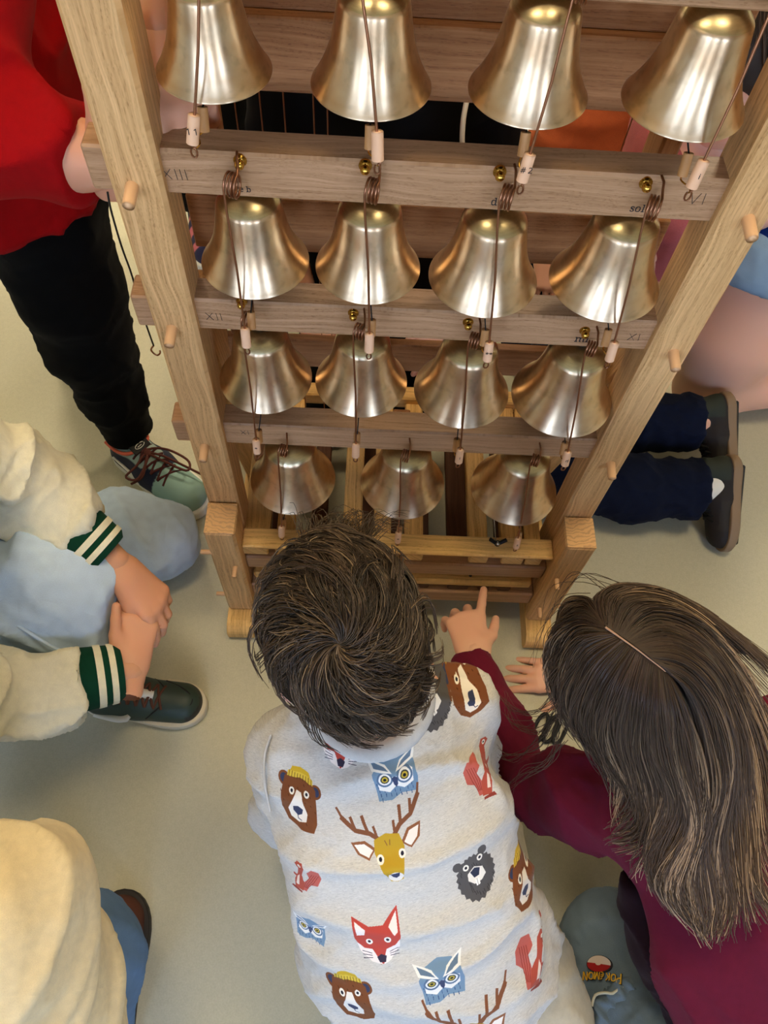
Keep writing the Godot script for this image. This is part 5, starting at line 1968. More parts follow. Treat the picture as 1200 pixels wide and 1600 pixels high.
# ---------- the child in red ----------
func red_child() -> void:
	var t := thing("person", "child in red sweatshirt and black trousers standing beside the left post", "person")
	var red := cloth("red_fleece", Color(0.62, 0.02, 0.035), 220.0, 0.5, 0.15)
	var blk := cloth("black_jersey", Color(0.018, 0.018, 0.02), 240.0, 0.5, 0.15)
	var an := Vector3(-0.555, 0.075, -0.30)
	var kn := Vector3(-0.556, 0.36, -0.295)
	var hp := Vector3(-0.565, 0.66, -0.32)
	var hp2 := Vector3(-0.60, 0.66, -0.46)
	var neck := Vector3(-0.53, 1.06, -0.34)
	var sh := Vector3(-0.50, 1.0, -0.22)
	var sh2 := Vector3(-0.55, 1.0, -0.48)
	var el := Vector3(-0.50, 0.892, -0.12)
	var wr := Vector3(-0.332, 0.890, -0.092)
	var el2 := Vector3(-0.42, 0.93, -0.50)
	var wr2 := Vector3(-0.30, 1.03, -0.20)
	var hc := Vector3(-0.49, 1.21, -0.33)
	var tb := frame_of(Vector3(0.9, -0.35, 0.25), Vector3(0.3, 0.92, 0.1))
	var b := Buf.new()
	head(b, hc, tb, 1.0, 0.006)
	grown(b, [[[hc + Vector3(-0.02, -0.08, 0), neck, Vector3(-0.57, 0.80, -0.38), Vector3(-0.58, 0.66, -0.39)], [0.042, 0.05, 0.10, 0.09]], [[neck, sh, el], [0.045, 0.04, 0.034]], [[neck, sh2, el2, wr2], [0.045, 0.04, 0.034, 0.024]],
		[[hp, kn, an], [0.07, 0.05, 0.035]], [[hp2, Vector3(-0.70, 0.36, -0.56), Vector3(-0.745, 0.08, -0.60)], [0.07, 0.05, 0.035]]], 0.012, 0.02)
	skin_limb(b, [el, Vector3(-0.38, 0.888, -0.10), wr], [0.036, 0.034, 0.028])
	hand(b, wr + Vector3(-0.012, 0, 0), Vector3(0.22, 0.95, 0.1), Vector3(-0.7, 0.2, 0.7), 0.145, -1.0, [0.5, 0.55, 0.6, 0.6], 0.5)
	hand(b, Vector3(-0.2715, 1.0254, -0.1000), Vector3(0.35, -0.5, 0.6), Vector3(0.5, 0.5, 0.6), 0.15, 1.0, [0.7, 0.75, 0.8, 0.8], 0.4)
	skin_limb(b, [wr2, Vector3(-0.2715, 1.0310, -0.1000)], [0.026, 0.024])
	obj("body", b.mesh(), mats.skin_warm, t)
	face_parts(t, hc, tb, 1.0)
	cap("hair", t, hc + tb * Vector3(0, 0.018, 0.012), tb, Vector3(0.084, 0.092, 0.098), -0.02, 0.06, mats.hair_base)
	garment("sweatshirt", t, red, [
		[[Vector3(-0.55, 1.0, -0.35), Vector3(-0.57, 0.82, -0.37), Vector3(-0.575, 0.72, -0.37), Vector3(-0.565, 0.62, -0.37)], [0.13, 0.155, 0.170, 0.172], Vector3(1, 0, 0.1), 1.3],
		[[sh, el, Vector3(-0.365, 0.886, -0.10)], [0.07, 0.060, 0.050]], [[sh2, el2, wr2 + Vector3(0, 0, -0.06)], [0.07, 0.06, 0.045]], [[sh, neck, sh2], [0.07, 0.07, 0.07]]],
		0.009, 0.05, [[Vector3(-0.575, 0.668, -0.37), Vector3(0, -1, 0), 0.3], [neck + Vector3(0, 0.05, 0), Vector3(0.1, 1, 0), 0.1], [Vector3(-0.375, 0.886, -0.10), wr - el, 0.08]],
		[[0.012, 9.0, Vector3(0.6, 0.2, 0.6), 0.3, 41]])
	garment("trousers", t, blk, [[[hp, Vector3(-0.556, 0.50, -0.30), kn, Vector3(-0.555, 0.22, -0.30), Vector3(-0.553, 0.115, -0.297)], [0.095, 0.082, 0.071, 0.060, 0.051]],
		[[hp2, Vector3(-0.70, 0.36, -0.56), Vector3(-0.745, 0.12, -0.60)], [0.105, 0.075, 0.055]], [[hp, hp2], [0.098, 0.1]]], 0.008, 0.03, [[Vector3(-0.553, 0.10, -0.297), Vector3(0, -1, 0), 0.1]],
		[[0.008, 8.0, Vector3(0.9, 0.25, 0.3), 0.35, 51], [0.002, 26.0, Vector3(0.9, 0.25, 0.3), 0.4, 52]])
	var heel := Vector3(-0.6121, 0.0000, -0.3258)
	var toe := Vector3(-0.3884, 0.0000, -0.1535)
	var L := 0.262
	var mint := Color(0.58, 0.72, 0.68)
	var navy := Color(0.075, 0.09, 0.20)
	var coral := Color(0.85, 0.40, 0.30)
	var s := shoe(t, toe - (toe - heel).normalized() * L, toe - heel, L, "knit", "white_sole", UP3, [[-0.1, 0.60, 0.0, 0.30, navy], [0.20, 0.50, 0.29, 0.6, Color(0.60, 0.68, 0.66)], [-0.1, 0.22, 0.22, 0.6, navy]], mint, Color(0.30, 0.11, 0.10))
	obj("collar_trim", curve_tube([Vector3(-0.13, 0.33, 0.10) * L, Vector3(-0.135, 0.33, 0.22) * L, Vector3(-0.10, 0.35, 0.33) * L, Vector3(0, 0.37, 0.37) * L, Vector3(0.10, 0.35, 0.33) * L, Vector3(0.135, 0.33, 0.22) * L, Vector3(0.13, 0.33, 0.10) * L], 0.004, 7, 20), mat("coral_trim", coral, 0.8), s)
	# tongue label with its white loop, and the pale flash on the side
	var lb := obj("tongue_label", boxm(Vector3.ZERO, Vector3(0.040, 0.004, 0.022), 0.001), mats.black_canvas, s)
	var lp := shoe_point(0.0, 0.36, L, 0.004)
	lb.transform = Transform3D(Basis(Vector3.RIGHT, 0.55), lp)
	var loop := PackedVector3Array()
	for k in 25:
		var a := TAU * k / 24.0 * 0.93
		loop.append(Vector3(cos(a) * 0.011, 0.0026, sin(a) * 0.0048))
	var lo := Buf.new()
	tube(lo, loop, 0.0009, 0.0009, 6)
	tube(lo, PackedVector3Array([Vector3(-0.006, 0.0026, 0.0006), Vector3(0.004, 0.0026, 0.0006)]), 0.0009, 0.0009, 6)
	obj("loop_mark", lo.mesh(), mats.white_sole, lb)
	var fl := Buf.new()
	tube(fl, PackedVector3Array([Vector3(-0.150, 0.195, 0.16) * L, Vector3(-0.164, 0.20, 0.36) * L]), 0.0035, 0.0035, 8, Color.WHITE, false, 0.6)
	tube(fl, PackedVector3Array([Vector3(-0.164, 0.20, 0.36) * L, Vector3(-0.168, 0.13, 0.46) * L]), 0.0045, 0.0070, 8, Color.WHITE, false, 0.6)
	obj("side_flash", fl.mesh(), mats.white_sole, s)
	# bow: two loops and two loose ends
	var kz := shoe_point(0.0, 0.44, L, 0.006)
	var lace: Material = mat("striped_lace", Color(0.34, 0.16, 0.12), 0.9)
	for q in [[Vector3(0.05, 0.006, 0.0), Vector3(0.13, -0.010, 0.10), Vector3(0.17, -0.05, 0.26), Vector3(0.10, -0.05, 0.32), Vector3(0.04, -0.02, 0.16)], [Vector3(-0.05, 0.006, 0.0), Vector3(-0.14, -0.012, 0.02), Vector3(-0.24, -0.06, 0.0), Vector3(-0.20, -0.05, 0.09), Vector3(-0.06, -0.01, 0.05)], [Vector3(0.06, -0.01, 0.10), Vector3(0.14, -0.09, 0.30), Vector3(0.19, -0.15, 0.42)], [Vector3(-0.05, 0.0, 0.04), Vector3(-0.16, -0.05, 0.10), Vector3(-0.25, -0.09, 0.06)]]:
		var pts := [kz]
		for w in q:
			pts.append(kz + w * L)
		if q.size() == 5:
			pts.append(kz)
		obj("lace_loop", curve_tube(pts, 0.0026, 7, 26), lace, s)
	obj("lace_knot", sphere(0.0065, kz, 1.3, 0.8), lace, s)
	shoe(t, Vector3(-0.78, 0.0, -0.66), Vector3(0.55, 0, 0.62), L, "knit", "white_sole", UP3, [[-0.1, 0.58, 0.0, 0.26, navy]], mint, Color(0.30, 0.11, 0.10))


# ---------- the one in the cream sweatshirt ----------
func cream_child() -> void:
	var t := thing("person", "person in plain cream sweatshirt and blue jeans crouching in the lower left corner", "person")
	var cr := cloth("cream_fleece", Color(0.93, 0.86, 0.69), 240.0, 0.35, 0.25)
	var sh := Vector3(-0.3978, 0.5200, 0.5741)
	var neck := Vector3(-0.4627, 0.6000, 0.6249)
	var sh2 := Vector3(-0.5470, 0.5400, 0.6430)
	var el := Vector3(-0.4269, 0.4000, 0.6922)
	var wr := Vector3(-0.5499, 0.2400, 0.5739)
	var hip := Vector3(-0.4724, 0.2400, 0.7766)
	var kn := Vector3(-0.4467, 0.2000, 0.6325)
	var hc := neck + Vector3(-0.04, 0.15, -0.03)
	var tb := frame_of(Vector3(0.4, -0.4, -0.8), Vector3(0.2, 0.9, -0.4))
	var an := Vector3(-0.4060, 0.0700, 0.7299)
	var b := Buf.new()
	head(b, hc, tb, 1.0, 0.006)
	grown(b, [[[hc + Vector3(0, -0.09, 0.02), neck, hip], [0.042, 0.06, 0.10]], [[neck, sh, el, wr], [0.045, 0.04, 0.033, 0.026]], [[neck, sh2, Vector3(-0.6258, 0.3600, 0.7402), Vector3(-0.6576, 0.2200, 0.6141)], [0.045, 0.04, 0.033, 0.026]],
		[[hip, kn, an], [0.075, 0.055, 0.04]], [[hip, Vector3(-0.6347, 0.2000, 0.6363), Vector3(-0.6384, 0.0700, 0.7643)], [0.075, 0.055, 0.04]]], 0.012, 0.02)
	hand(b, wr, Vector3(0.1, -0.4, -0.8), Vector3(0, 1, -0.3), 0.15, -1.0, [0.5, 0.5, 0.5, 0.5], 0.5, 0.1, 0.004)
	hand(b, Vector3(-0.6576, 0.2200, 0.6141), Vector3(0.3, -0.4, -0.8), Vector3(0, 1, -0.3), 0.15, 1.0, [0.5, 0.5, 0.5, 0.5], 0.5, 0.1, 0.004)
	obj("body", b.mesh(), mats.skin_light, t)
	face_parts(t, hc, tb, 1.0)
	cap("hair", t, hc + tb * Vector3(0, 0.018, 0.012), tb, Vector3(0.086, 0.094, 0.10), -0.02, 0.06, mats.hair_base)
	garment("sweatshirt", t, cr, [
		[[sh, el, wr + Vector3(0.01, 0.02, 0.03)], [0.058, 0.060, 0.042]], [[sh, neck + Vector3(0, -0.06, 0), sh2], [0.058, 0.075, 0.06]],
		[[neck + Vector3(0, -0.08, 0.02), Vector3(-0.4692, 0.3800, 0.6943), Vector3(-0.4584, 0.2700, 0.7725)], [0.13, 0.145, 0.135], Vector3(0, 0.7, 0.7), 1.2],
		[[Vector3(-0.4314, 0.3600, 0.6442), Vector3(-0.4269, 0.3000, 0.7184)], [0.06, 0.08]], [[sh2, Vector3(-0.6258, 0.3600, 0.7402), Vector3(-0.6478, 0.2400, 0.6142)], [0.065, 0.06, 0.045]]],
		0.0085, 0.045, [[neck + Vector3(0, 0.04, 0), hc - neck, 0.1]], [[0.010, 8.0, Vector3(0.35, 0.1, 0.9), 0.22, 61], [0.002, 20.0, Vector3(0.35, 0.1, 0.9), 0.3, 62]])
	var jm := denim("blue_denim", Color(0.42, 0.53, 0.66))
	var lg := garment("jeans", t, jm, [[[hip, Vector3(-0.4589, 0.2100, 0.6771), Vector3(-0.4274, 0.1900, 0.6475), Vector3(-0.4209, 0.1000, 0.7278)], [0.12, 0.105, 0.080, 0.062]], [[hip, Vector3(-0.6347, 0.2000, 0.6363), Vector3(-0.6384, 0.0700, 0.7643)], [0.12, 0.09, 0.06]]], 0.0085, 0.03, [], [[0.005, 12.0, Vector3(0.3, -0.7, 0.5), 0.35, 71]])
	obj("seam", curve_tube([Vector3(-0.4015, 0.1900, 0.5845), Vector3(-0.3843, 0.1850, 0.6158), Vector3(-0.3776, 0.1780, 0.6467), Vector3(-0.3739, 0.1600, 0.7002)], 0.002, 6, 12), jm, lg)
	obj("seam", curve_tube([Vector3(-0.3884, 0.1920, 0.6398), Vector3(-0.3769, 0.1820, 0.6405), Vector3(-0.3711, 0.1650, 0.6375)], 0.002, 6, 8), jm, lg)
	var L := 0.24
	shoe(t, Vector3(-0.4101, 0.0000, 0.7899), Vector3(-0.4203, 0.0000, 0.6110) - Vector3(-0.4101, 0.0000, 0.7899), L, "brown_leather", "brown_sole")
	shoe(t, Vector3(-0.6655, -0.0000, 0.8107), Vector3(0.05, 0, -1), L, "brown_leather", "brown_sole")


# ---------- the children on the right ----------
func right_children() -> void:
	var t := thing("person", "kneeling child with bare thighs in denim shorts and blue shirt behind the right post", "person")
	var kn := Vector3(0.712, 0.075, -0.500)
	var hp := Vector3(0.715, 0.40, -0.56)
	var kn2 := Vector3(0.86, 0.07, -0.60)
	var hp2 := Vector3(0.82, 0.40, -0.64)
	var neck := Vector3(0.70, 0.78, -0.66)
	var hc := Vector3(0.66, 0.93, -0.66)
	var tb := frame_of(Vector3(-0.9, -0.3, 0.2), Vector3(-0.3, 0.9, 0))
	var b := Buf.new()
	head(b, hc, tb, 1.0, 0.006)
	grown(b, [[[hc + Vector3(0.02, -0.09, 0), neck, Vector3(0.77, 0.42, -0.60)], [0.042, 0.05, 0.09]], [[neck, Vector3(0.66, 0.74, -0.56), Vector3(0.63, 0.52, -0.545), Vector3(0.50, 0.45, -0.50)], [0.045, 0.04, 0.032, 0.022]], [[neck, Vector3(0.78, 0.74, -0.76), Vector3(0.74, 0.55, -0.84), Vector3(0.64, 0.52, -0.80)], [0.045, 0.04, 0.03, 0.022]],
		[[kn, Vector3(0.95, 0.06, -0.52)], [0.055, 0.04]], [[kn2, hp2], [0.06, 0.09]], [[kn2, Vector3(1.05, 0.06, -0.62)], [0.055, 0.04]]], 0.012, 0.02)
	grown(b, [[[kn + Vector3(0, 0.0, 0.0), kn.lerp(hp, 0.45), hp], [0.074, 0.104, 0.115]], [[kn, kn + Vector3(0.18, 0.02, -0.02)], [0.068, 0.064]]], 0.008, 0.03)
	hand(b, Vector3(0.50, 0.45, -0.50), Vector3(-0.8, -0.2, 0.3), Vector3(0, 1, 0), 0.14, -1.0, [0.4, 0.4, 0.5, 0.5], 0.5, 0.1, 0.004)
	hand(b, Vector3(0.64, 0.52, -0.80), Vector3(-0.4, -0.8, 0.3), Vector3(0, 1, 0), 0.14, 1.0, [0.4, 0.4, 0.5, 0.5], 0.5, 0.1, 0.004)
	obj("body", b.mesh(), mats.skin_light, t)
	face_parts(t, hc, tb, 1.0)
	cap("hair", t, hc + tb * Vector3(0, 0.018, 0.012), tb, Vector3(0.086, 0.094, 0.10), -0.02, 0.06, mats.hair_base)
	garment("shorts", t, denim("sky_denim", Color(0.52, 0.62, 0.70)), [[[hp.lerp(kn, 0.08), hp + Vector3(0, 0.005, 0)], [0.125, 0.12]], [[hp2.lerp(kn2, 0.2), hp2 + Vector3(0, 0.03, 0)], [0.12, 0.12]], [[hp, hp2], [0.12, 0.12]]], 0.009, 0.03, [[hp.lerp(kn, 0.06), kn - hp, 0.2]], [[0.004, 14.0, Vector3(0.9, 0, 0.3), 0.4, 81]])
	garment("shirt", t, cloth("blue_jersey", Color(0.04, 0.16, 0.42)), [[[neck + Vector3(0, -0.05, 0), Vector3(0.75, 0.47, -0.58)], [0.11, 0.142], Vector3(1, 0, 0), 1.1], [[neck, Vector3(0.66, 0.74, -0.56), Vector3(0.645, 0.63, -0.55)], [0.07, 0.06, 0.055]], [[neck, Vector3(0.78, 0.74, -0.76), Vector3(0.74, 0.64, -0.78)], [0.07, 0.06, 0.055]]], 0.010, 0.04, [[neck + Vector3(0, 0.04, 0), hc - neck, 0.1]], [[0.006, 10.0, Vector3(1, 0, 0), 0.4, 82]])
	for q in [Vector3(0.96, 0.0, -0.52), Vector3(1.06, 0.0, -0.62)]:
		shoe(t, q, Vector3(1, 0, 0.05), 0.20, "black_canvas", "white_sole")

	# the child in navy trousers whose shoe soles face right
	t = thing("person", "kneeling dark-haired child with navy trousers and dark shoes, soles facing right", "person")
	var navy := cloth("navy_cotton", Color(0.055, 0.085, 0.17), 240.0, 0.5, 0.15)
	var a1 := Vector3(0.625, 0.085, -0.215)
	var a2 := Vector3(0.630, 0.120, -0.365)
	var k1 := Vector3(0.33, 0.075, -0.235)
	var k2 := Vector3(0.33, 0.075, -0.395)
	hp = Vector3(0.36, 0.26, -0.29)
	hp2 = Vector3(0.36, 0.26, -0.40)
	neck = Vector3(0.352, 0.80, -0.33)
	hc = Vector3(0.372, 0.935, -0.285)
	tb = frame_of(Vector3(-0.85, -0.45, 0.1), Vector3(-0.4, 0.9, 0))
	b = Buf.new()
	head(b, hc, tb, 1.0, 0.005)
	grown(b, [[[hc + Vector3(0.03, -0.08, -0.01), neck, Vector3(0.35, 0.5, -0.34), Vector3(0.36, 0.28, -0.34)], [0.042, 0.05, 0.07, 0.07]], [[hp, k1, a1, a1 + Vector3(0.03, 0, 0)], [0.06, 0.045, 0.03, 0.03]], [[hp2, k2, a2, a2 + Vector3(0.03, 0, 0)], [0.06, 0.045, 0.03, 0.03]],
		[[neck, Vector3(0.35, 0.76, -0.22), Vector3(0.335, 0.64, -0.23), Vector3(0.29, 0.74, -0.20)], [0.045, 0.038, 0.03, 0.024]], [[neck, Vector3(0.41, 0.76, -0.42), Vector3(0.34, 0.58, -0.44), Vector3(0.24, 0.66, -0.35)], [0.045, 0.038, 0.03, 0.024]]], 0.011, 0.02)
	hand(b, Vector3(0.29, 0.74, -0.20), Vector3(-0.6, 0.8, 0.0), Vector3(0.2, 0.2, 1), 0.13, -1.0, [0.4, 0.4, 0.5, 0.5], 0.5, 0.1, 0.004)
	hand(b, Vector3(0.24, 0.66, -0.35), Vector3(-0.6, 0.7, 0.2), Vector3(0.2, 0.2, -1), 0.13, 1.0, [0.4, 0.4, 0.5, 0.5], 0.5, 0.1, 0.004)
	obj("body", b.mesh(), mats.skin_light, t)
	face_parts(t, hc, tb, 1.0)
	cap("hair", t, hc + tb * Vector3(0, 0.018, 0.012), tb, Vector3(0.086, 0.094, 0.10), -0.02, 0.06, mats.hair_base)
	garment("trousers", t, navy, [[[hp, k1, Vector3(0.50, 0.08, -0.215), a1 + Vector3(0.005, 0, 0)], [0.09, 0.07, 0.066, 0.062]], [[hp2, k2, Vector3(0.50, 0.09, -0.375), a2 + Vector3(0.005, 0, 0)], [0.09, 0.07, 0.064, 0.058]], [[hp, hp2], [0.1, 0.1]]], 0.008, 0.025, [[a1 + Vector3(0.012, 0, 0), Vector3(1, 0, 0), 0.08], [a2 + Vector3(0.012, 0, 0), Vector3(1, 0, 0), 0.075]],
		[[0.006, 13.0, Vector3(0.1, 0.8, 0.6), 0.35, 91], [0.003, 34.0, Vector3(0.1, 0.8, 0.6), 0.4, 92]])
	var pink := cloth("pink_speckle", Color(0.70, 0.38, 0.39), 150.0, 1.2, 0.2)
	garment("shirt", t, pink, [[[neck + Vector3(0, -0.06, 0), Vector3(0.345, 0.55, -0.34), Vector3(0.35, 0.33, -0.34)], [0.105, 0.11, 0.115], Vector3(1, 0.0, 0), 1.5], [[neck, Vector3(0.35, 0.76, -0.22), Vector3(0.345, 0.70, -0.225)], [0.07, 0.052, 0.046]], [[neck, Vector3(0.41, 0.76, -0.42), Vector3(0.38, 0.68, -0.43)], [0.07, 0.052, 0.046]]], 0.009, 0.04, [[neck + Vector3(0, 0.03, 0), hc - neck, 0.1]], [[0.004, 14.0, Vector3(0.3, 1, 0), 0.4, 93]])
	obj("strap", curve_tube([Vector3(0.3099, 0.7521, -0.2150), Vector3(0.3262, 0.7315, -0.2050), Vector3(0.3425, 0.7043, -0.2000)], 0.010, 8, 9), mats.black_canvas, t)
	for q in [[Vector3(0.705, 0.135, -0.275), Vector3(0.02, -0.62, 0.80)], [Vector3(0.705, 0.165, -0.415), Vector3(0.10, -0.60, 0.75)]]:
		var sh := shoe(t, q[0], q[1], 0.205, "dark_suede", "tan_sole", Vector3(-1, 0.05, 0), [[0.0, 0.25, 0.12, 0.6, Color(0.13, 0.16, 0.13)], [0.45, 0.75, 0.0, 0.2, Color(0.14, 0.125, 0.10)]], Color(0.085, 0.08, 0.072), Color(0.03, 0.03, 0.03), 0.40)
		obj("outsole", boxm(Vector3(0, -0.002, 0.1025), Vector3(0.056, 0.008, 0.165), 0.003, 2), mats.rubber, sh)
	garment("sock", t, mats.white_sole, [[[a1 + Vector3(-0.02, 0, 0.0), a1 + Vector3(0.035, 0.005, -0.01)], [0.041, 0.039]]], 0.006, 0.01)


func loose_hair(p: Node3D, c: Vector3, tb: Basis, size: Vector3) -> void:
	var b := Buf.new()
	var rg := RandomNumberGenerator.new()
	rg.seed = 9
	var r := size * 1.02
	for k in 1100:
		var ph := rg.randf() * TAU
		var pts := PackedVector3Array()
		var d := Vector3(cos(ph) * 0.25, 1.0, sin(ph) * 0.25 + 0.1).normalized()
		var stop := rg.randf_range(1.5, 2.0) if -sin(ph) < 0.35 else rg.randf_range(0.9, 1.15)
		for s in 9:
			var th := 0.2 + (stop - 0.2) * s / 8.0
			var q := Vector3(cos(ph) * sin(th), cos(th), sin(ph) * sin(th))
			pts.append(c + tb * (q * (r + Vector3.ONE * rg.randf_range(0.0, 0.004))))
		hair(b, pts, 0.0009, 0.0004, Color(0.035, 0.024, 0.017) * rg.randf_range(0.7, 1.9))
	obj("hair_strands", b.mesh(), mats.hair_dark, p).set_meta("kind", "stuff")


# ---------- those behind the frame ----------
func back_children() -> void:
	var t := thing("person", "person in black top with pale drawstring kneeling behind the bells", "person")
	var blk := cloth("black_cotton", Color(0.016, 0.017, 0.024), 240.0, 0.4, 0.12)
	behind(t, Vector3(-0.052, 0.0, -0.44), 0.98, blk, blk, mats.skin_light, 1.05)
	obj("drawstring", curve_tube([Vector3(0.0467, 0.8345, -0.3150), Vector3(0.0447, 0.8176, -0.3050), Vector3(0.0465, 0.7914, -0.3000), Vector3(0.0516, 0.7663, -0.3000)], 0.0035, 7, 10), mats.white_sole, t)
	t = thing("person", "child in rust terry top kneeling beyond the right end of the bells", "person")
	var rust := cloth("rust_terry", Color(0.70, 0.36, 0.21), 120.0, 1.0, 0.35)
	behind(t, Vector3(0.385, 0.0, -0.66), 0.86, rust, mats.navy_cotton, mats.skin_light, 0.92)
	t = thing("person", "standing child in black with patterned pink and navy sneakers behind the left post", "person")
	var b := Buf.new()
	var hc := Vector3(-0.46, 1.12, -0.99)
	var tb := frame_of(Vector3(0.3, -0.3, 0.9), Vector3(0.1, 0.9, 0.3))
	head(b, hc, tb, 1.0, 0.006)
	grown(b, [[[hc + Vector3(0, -0.09, -0.02), Vector3(-0.47, 0.98, -1.03), Vector3(-0.48, 0.6, -1.03)], [0.042, 0.055, 0.09]], [[Vector3(-0.53, 0.58, -1.03), Vector3(-0.53, 0.32, -1.02), Vector3(-0.52, 0.08, -1.03)], [0.07, 0.05, 0.035]], [[Vector3(-0.42, 0.58, -1.03), Vector3(-0.40, 0.32, -1.02), Vector3(-0.38, 0.08, -1.03)], [0.07, 0.05, 0.035]],
		[[Vector3(-0.47, 0.98, -1.03), Vector3(-0.60, 0.92, -1.03), Vector3(-0.64, 0.72, -1.0), Vector3(-0.62, 0.55, -0.95)], [0.045, 0.04, 0.03, 0.024]], [[Vector3(-0.47, 0.98, -1.03), Vector3(-0.34, 0.92, -1.03), Vector3(-0.30, 0.72, -1.0), Vector3(-0.32, 0.55, -0.95)], [0.045, 0.04, 0.03, 0.024]]], 0.012, 0.02)
	hand(b, Vector3(-0.62, 0.55, -0.95), Vector3(0.05, -1, 0.2), Vector3(-1, 0, 0), 0.14, -1.0, [0.3, 0.3, 0.35, 0.4], 0.4, 0.1, 0.004)
	hand(b, Vector3(-0.32, 0.55, -0.95), Vector3(-0.05, -1, 0.2), Vector3(1, 0, 0), 0.14, 1.0, [0.3, 0.3, 0.35, 0.4], 0.4, 0.1, 0.004)
	obj("body", b.mesh(), mats.skin_light, t)
	face_parts(t, hc, tb, 1.0)
	cap("hair", t, hc + tb * Vector3(0, 0.018, 0.012), tb, Vector3(0.086, 0.094, 0.10), -0.02, 0.06, mats.hair_base)
	garment("top", t, mats.red_fleece, [[[Vector3(-0.47, 0.92, -1.03), Vector3(-0.475, 0.62, -1.03)], [0.12, 0.135], Vector3(0, 0, 1), 1.3], [[Vector3(-0.47, 0.97, -1.03), Vector3(-0.60, 0.92, -1.03), Vector3(-0.64, 0.72, -1.0), Vector3(-0.625, 0.60, -0.96)], [0.06, 0.055, 0.047, 0.036]], [[Vector3(-0.47, 0.97, -1.03), Vector3(-0.34, 0.92, -1.03), Vector3(-0.30, 0.72, -1.0), Vector3(-0.315, 0.60, -0.96)], [0.06, 0.055, 0.047, 0.036]]], 0.011, 0.04, [[Vector3(-0.47, 1.0, -1.03), Vector3.UP, 0.08]])
	garment("trousers", t, mats.black_jersey, [[[Vector3(-0.53, 0.58, -1.03), Vector3(-0.53, 0.32, -1.02), Vector3(-0.522, 0.11, -1.03)], [0.095, 0.07, 0.058]], [[Vector3(-0.42, 0.58, -1.03), Vector3(-0.40, 0.32, -1.02), Vector3(-0.382, 0.11, -1.03)], [0.095, 0.07, 0.058]]], 0.010, 0.03, [], [[0.006, 9.0, Vector3(1, 0.2, 0), 0.4, 95]])
	var pk := Color(0.80, 0.42, 0.46)
	var nv := Color(0.10, 0.11, 0.26)
	for x in [-0.52, -0.38]:
		shoe(t, Vector3(x, 0.0, -1.07), Vector3(0.25, 0, 1), 0.23, "knit", "white_sole", UP3, [[0.30, 0.40, 0.0, 0.6, pk], [0.50, 0.60, 0.0, 0.6, pk], [0.70, 0.80, 0.0, 0.6, pk]], nv, Color(0.85, 0.85, 0.85))


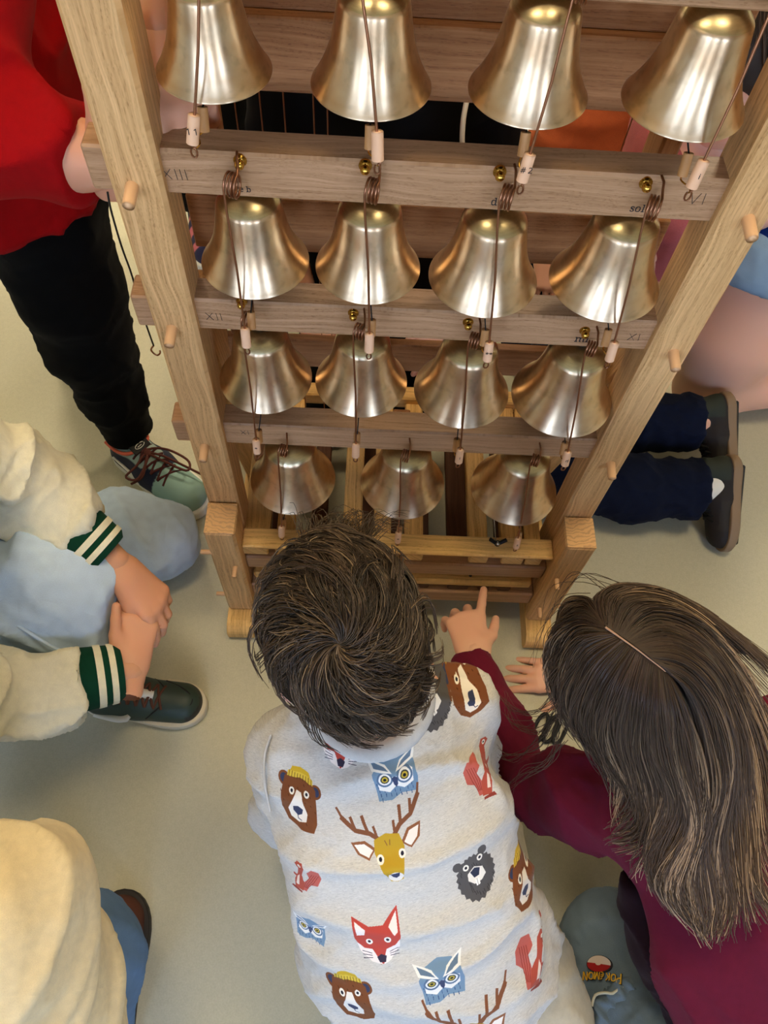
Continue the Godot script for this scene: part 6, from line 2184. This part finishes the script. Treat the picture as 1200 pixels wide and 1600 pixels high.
# a child kneeling upright at a place and facing the camera's side
func behind(t: Node3D, at: Vector3, s: float, top: Material, low: Material, skin: Material, tall: float) -> void:
	var P := func(x: float, y: float, z: float) -> Vector3: return at + Vector3(x, y, z) * s
	var hc: Vector3 = P.call(0, 1.02 * tall, 0.10)
	var tb := frame_of(Vector3(0.05, -0.45, 0.9), Vector3(0, 0.9, 0.45))
	var b := Buf.new()
	head(b, hc, tb, s, 0.006)
	var neck: Vector3 = P.call(0, 0.87 * tall, 0.05)
	grown(b, [[[hc + Vector3(0, -0.09, -0.02) * s, neck, P.call(0, 0.62, 0), P.call(0, 0.36, -0.02)], [0.042 * s, 0.05 * s, 0.085 * s, 0.085 * s]],
		[[neck, P.call(-0.13, 0.80 * tall, 0.03), P.call(-0.175, 0.60, 0.03), P.call(-0.12, 0.40, 0.08)], [0.045 * s, 0.038 * s, 0.030 * s, 0.023 * s]],
		[[neck, P.call(0.13, 0.80 * tall, 0.03), P.call(0.175, 0.62, 0.04), P.call(0.12, 0.40, 0.08)], [0.045 * s, 0.040 * s, 0.032 * s, 0.023 * s]],
		[[P.call(-0.06, 0.36, -0.02), P.call(-0.08, 0.06, 0.04), P.call(-0.08, 0.05, -0.28)], [0.07 * s, 0.05 * s, 0.035 * s]], [[P.call(0.06, 0.36, -0.02), P.call(0.08, 0.06, 0.04), P.call(0.08, 0.05, -0.28)], [0.07 * s, 0.05 * s, 0.035 * s]]], 0.011, 0.02)
	hand(b, P.call(-0.12, 0.40, 0.08), Vector3(0.3, -0.8, 0.6), Vector3(0, 0.6, 0.8), 0.14 * s, -1.0, [0.4, 0.4, 0.5, 0.5], 0.5, 0.1, 0.004)
	hand(b, P.call(0.12, 0.40, 0.08), Vector3(-0.3, -0.8, 0.6), Vector3(0, 0.6, 0.8), 0.14 * s, 1.0, [0.4, 0.4, 0.5, 0.5], 0.5, 0.1, 0.004)
	obj("body", b.mesh(), skin, t)
	face_parts(t, hc, tb, s)
	cap("hair", t, hc + tb * (Vector3(0, 0.018, 0.012) * s), tb, Vector3(0.086, 0.094, 0.10) * s, -0.02, 0.06, mats.hair_base)
	garment("top", t, top, [[[P.call(0, 0.76 * tall, 0.03), P.call(0, 0.62, 0.0), P.call(0, 0.38, -0.02)], [0.135 * s, 0.14 * s, 0.14 * s], Vector3(0, 0, 1), 1.3],
		[[P.call(0, 0.83 * tall, 0.04), P.call(-0.13, 0.80 * tall, 0.03), P.call(-0.165, 0.68, 0.05)], [0.06 * s, 0.055 * s, 0.048 * s]], [[P.call(0, 0.83 * tall, 0.04), P.call(0.13, 0.80 * tall, 0.03), P.call(0.165, 0.70, 0.05)], [0.06 * s, 0.055 * s, 0.048 * s]]], 0.010, 0.04, [[neck + Vector3(0, 0.025, 0) * s, hc - neck, 0.08]], [[0.005, 11.0, Vector3(1, 0, 0), 0.4, 96]])
	garment("trousers", t, low, [[[P.call(-0.06, 0.36, -0.02), P.call(-0.08, 0.075, 0.04), P.call(-0.08, 0.06, -0.24)], [0.095 * s, 0.072 * s, 0.05 * s]], [[P.call(0.06, 0.36, -0.02), P.call(0.08, 0.075, 0.04), P.call(0.08, 0.06, -0.24)], [0.095 * s, 0.072 * s, 0.05 * s]]], 0.011, 0.03)
	for x in [-0.08, 0.08]:
		shoe(t, P.call(x, 0.19, -0.35), Vector3(0, -0.95, 0.1), 0.19 * s, "black_canvas", "white_sole", Vector3(0, 0.1, 1))


func shoe_materials() -> void:
	for q in [["black_canvas", Color(0.03, 0.03, 0.035)], ["white_sole", Color(0.86, 0.85, 0.81)], ["cream_sole", Color(0.80, 0.76, 0.66)], ["brown_leather", Color(0.30, 0.14, 0.06)], ["brown_sole", Color(0.10, 0.065, 0.045)], ["tan_sole", Color(0.52, 0.43, 0.33)], ["rubber", Color(0.10, 0.11, 0.11)]]:
		mat(q[0], q[1], 0.7)
	for q in ["green_leather", "knit", "dark_suede"]:
		var m := mat(q, Color.WHITE, 0.75 if q != "green_leather" else 0.5)
		m.vertex_color_use_as_albedo = true
		m.normal_enabled = true
		m.normal_texture = tex_weave
		m.normal_scale = 0.25
		m.uv1_triplanar = true
		m.uv1_scale = Vector3.ONE * 9.0
